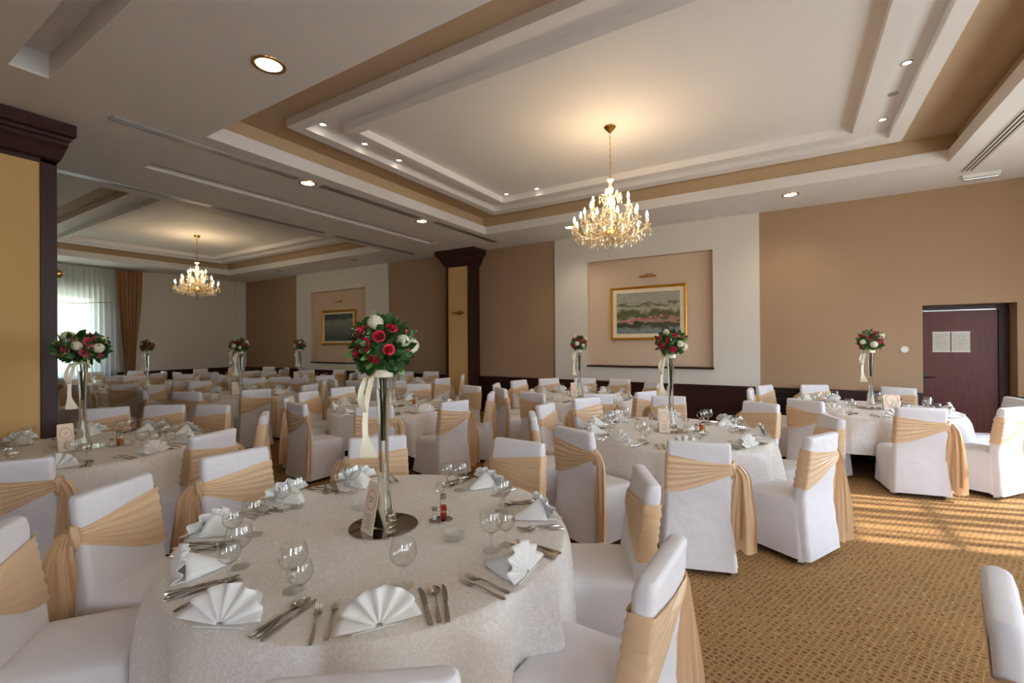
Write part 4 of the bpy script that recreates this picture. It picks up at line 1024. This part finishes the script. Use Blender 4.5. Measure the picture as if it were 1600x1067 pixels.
# name, centre, chair angles (deg), setting angles or None for the same, detail level, vase extras
TABLES = [
    ('foreground table', (-1.727, 1.60), [-43, -2, 42, 88, 139, 179, -152, -127], [-43, -80, -114, -146, 180, 148, 86, 42, -2], 2, 'full', '21', -.04),
    ('table beside carpet aisle', (-1.03, 4.78), [-70, -110, -146, -176, 149, 104, 58, 17, -27], None, 2, 'full2', '19', 0),
    ('table by brown door', (.92, 7.66), [-80, -41, 7, 69, 118, 152, 182, -124], None, 2, 'full2', '17', 0),
    ('table below river landscape', (-3.02, 7.12), [-24, 12, 48, 80, 108, 138, 167, -160, -129, -94, -57], None, 1, 'small', '16', 0),
    ('table before panelled column', (-4.90, 4.74), [-53, -14, 28, 74, 118, 172, -160, -130, -98], None, 1, 'full2', '20', 0),
    ('table beside cream pillar', (-5.36, 1.47), [-29, 17, 59, 110, 134, 157, -62], [-26, 17, 50, 90, 125, 160, -165, -130, -62, -95], 2, 'wide', '22', 0),
    ('table at column foot', (-7.42, 7.30), [-46, -6, 34, 100, 128, 168, -110, -78], None, 1, 'small', '15', 0),
    ('table under far chandelier', (-8.55, 4.52), [-20, -58, -100, 20, 62, 100, 142, -178, -140], None, 1, 'small', '13', 0),
    ('table toward curtained window', (-11.70, 4.25), [-33, -62, -100, 4, 44, 90, 130, 170, -140], None, 1, 'small', '11', 0),
    ('table below pond picture', (-10.35, 6.90), [-50, -12, 26, 64, 102, 140, 178, -90, -135], None, 1, 'small', '12', 0),
    ('farthest table at window', (-14.80, 4.25), [-40, 0, 40, 80, 125, 165, -80], None, 1, 'small', '9', 0),
    ('farthest corner table', (-13.60, 7.00), [-50, -10, 30, 70, 110, 150, -170, -95], None, 1, 'small', '10', 0),
]
rs = random.Random(21)
for ti, (tn, (tx, ty), chairs, sets, det, bq, num, dx) in enumerate(TABLES):
    sets = sets or chairs
    T = PR['table'].place((tx, ty, 0), rs.uniform(0, 6), 'round banquet table under a white damask cloth, the ' + tn, 'table', 'round banquet tables')
    cr = (0, 2.4, 4.4, 1.3, 5.3, 3.3, 0, 0, 1, 2, 3, 4)[ti]
    CL[(0, 1, 2, 1, 2, 0, 1, 2, 0, 1, 2, 0)[ti]].place((tx, ty, 0), cr, 'white damask cloth draped over the ' + tn, 'tablecloth', 'damask tablecloths')
    for ci, a in enumerate(chairs):
        ra = rad(a); r = 1.135 + rs.uniform(-.03, .03); yaw = ra + PI / 2 + rs.uniform(-.06, .06)
        if ti == 0: r = {-43: 1.065, -2: 1.09, 88: .98, 139: 1.0, -127: 1.19, 42: 1.10}.get(a, 1.14); yaw = ra + PI / 2 + {-43: -.17, 42: -.26}.get(a, 0)
        if ti == 2 and a in (69, 118): r = 1.0
        dirv = Vector((math.cos(ra), math.sin(ra))); toc = Vector((tx + dirv.x, ty + dirv.y)); s_ = dirv.dot(toc.normalized())
        look = 'back to us' if s_ < -.35 else ('front to us' if s_ > .35 else 'side on')
        CH[(ci * 2 + ti) % 3].place((tx + r * dirv.x, ty + r * dirv.y, 0), yaw, 'white chair %s at %s of the %s' % (look, clock(a), tn), 'chair', 'chairs at the ' + tn)
    for si, a in enumerate(sets):
        ra = rad(a); cs = clock(a); far = det == 1
        def at(x, y):                                                   # x to the sitter's right, y from the sitter towards the centre, origin at the rim
            rr = .885 - y; return (tx + rr * math.cos(ra) - x * math.sin(ra), ty + rr * math.sin(ra) + x * math.cos(ra), ZT)
        face = ra + PI / 2                                              # +y of the item points to the centre
        w_ = 'at %s of the %s' % (cs, tn)
        def jt(s=.1): return rs.uniform(-s, s)
        NAP[(si + ti) % 3].place(at(jt(.015), .035 + jt(.01)), face + jt(.35), 'white fan-folded napkin ' + w_, 'napkin', 'fan napkins on the ' + tn)
        (PR['gobf'] if far else PR['gob']).place(at(.06 + jt(.015), .275 + jt(.015)), jt(3), 'larger stemmed glass ' + w_, 'glass', 'stemmed glasses on the ' + tn)
        if not (ti == 0 and a in (-43,)): (PR['gobf2'] if far else PR['gob2']).place(at(.15 + jt(.02), .235 + jt(.02)), jt(3), 'smaller stemmed glass ' + w_, 'glass', 'stemmed glasses on the ' + tn)
        if det == 2 or ti in (3, 4):
            o = jt(.012)
            PR['fork'].place(at(-.212, .02 + o), face + jt(.07), 'outer steel fork ' + w_, 'fork', 'forks on the ' + tn)
            PR['fork'].place(at(-.170, .03 + o), face + jt(.07), 'inner steel fork ' + w_, 'fork', 'forks on the ' + tn)
            PR['knife'].place(at(.148, .015 + o), face + jt(.08), 'inner steel knife ' + w_, 'knife', 'knives on the ' + tn)
            PR['spoon'].place(at(.174, .020 + o), face + jt(.10), 'steel soup spoon ' + w_, 'spoon', 'spoons on the ' + tn)
            PR['knife'].place(at(.202, .015 + o), face + jt(.08), 'outer steel knife ' + w_, 'knife', 'knives on the ' + tn)
    cx, cy = tx + dx * 0, ty
    # centrepiece
    away = Vector((tx, ty)).normalized(); right = Vector((away.y, -away.x)); vr = math.atan2(right.y, right.x)
    PR['disc'].place((cx, cy, ZT), 0, 'round bronze mirror plate under the vase of the ' + tn, 'mirror plate', 'mirror plates')
    PR['vase'].place((cx, cy, ZT + .0056), 0, 'tall clear trumpet vase of the ' + tn, 'vase', 'trumpet vases')
    PR['rib'].place((cx, cy, ZT + .0056), vr, 'cream ribbon tied round the vase of the ' + tn, 'ribbon', 'vase ribbons')
    B = BQ[bq].place((cx, cy, ZT + (.895 if bq != 'wide' else .885)), rs.uniform(0, 6) if ti else -.35, {'wide': 'wide flat bouquet of pink roses', 'full': 'large bouquet of crimson roses', 'full2': 'round rose bouquet', 'small': 'small-looking rose bouquet'}[bq] + ' on the vase of the ' + tn, 'bouquet', 'bouquets')
    if ti == 0: B.scale = (1.02,) * 3
    cp = Vector((tx, ty)) + right * {0: -.082, 1: -.06, 2: .22, 5: -.10}.get(ti, -.08) - away * {0: .085, 1: .12, 2: .05}.get(ti, .10)
    C_ = card(ti, num if ti == 0 else '', *((.10, .235) if ti != 2 else (.17, .19))); KIDS.clear()
    C_.location = (cp.x, cp.y, ZT + .006 if ti in (0, ) else ZT + .001); C_.rotation_euler[2] = vr + (-1.05 if ti == 0 else .25)
    if ti in (0,): C_.location.z = ZT + .0062
    tag(C_, 'cream scalloped number card on the ' + tn, 'table card', 'table cards')
    # cruet set and ashtrays
    if ti in (0, 1, 2, 5, 3, 4, 7):
        kp = Vector((tx, ty)) + right * (.27 if ti != 5 else .22) + away * (.06 if ti != 5 else -.12)
        if ti == 0: kp = Vector((-1.53, 1.80))
        PR['stand'].place((kp.x, kp.y, ZT), vr, 'cruet stand with wire loop handle on the ' + tn, 'cruet stand', 'cruet stands')
        PR['red'].place((kp.x + right.x * .012 - away.x * .012, kp.y + right.y * .012 - away.y * .012, ZT + .0067), vr, 'square bottle of red vinegar in the stand of the ' + tn, 'bottle', 'vinegar bottles')
        if ti: PR['pale'].place((kp.x + right.x * .036 + away.x * .018, kp.y + right.y * .036 + away.y * .018, ZT + .0067), vr, 'square bottle of pale oil in the stand of the ' + tn, 'bottle', 'oil bottles')
        PR['shaker'].place((kp.x - right.x * .032 - away.x * .006, kp.y - right.y * .032 - away.y * .006, ZT + .0067), 0, 'salt shaker with steel cap in the stand of the ' + tn, 'salt shaker', 'salt shakers')
        for q, (u, v) in enumerate((((.30, -.13), (-.18, .2)) if ti else ((0, 0), (0, 0)))):
            p = Vector((tx, ty)) + right * u + away * v
            if ti == 0: p = Vector(((-1.335, 1.66), (-2.03, 1.71))[q])
            PR['ash'].place((p.x, p.y, ZT), 0, ('nearer' if (q == 0) == True else 'farther') + ' clear glass ashtray on the ' + tn, 'ashtray', 'ashtrays')

# chair at the right edge of the picture, its table out of frame
CH[1].place((.77, 1.745, 0), rad(-103), 'white chair on the carpet, cut off by the bottom right corner', 'chair')

dup = [k for k, v in USED.items() if len(v) > 1]
if dup: print('DUPLICATE LABELS', len(dup), dup[:12])
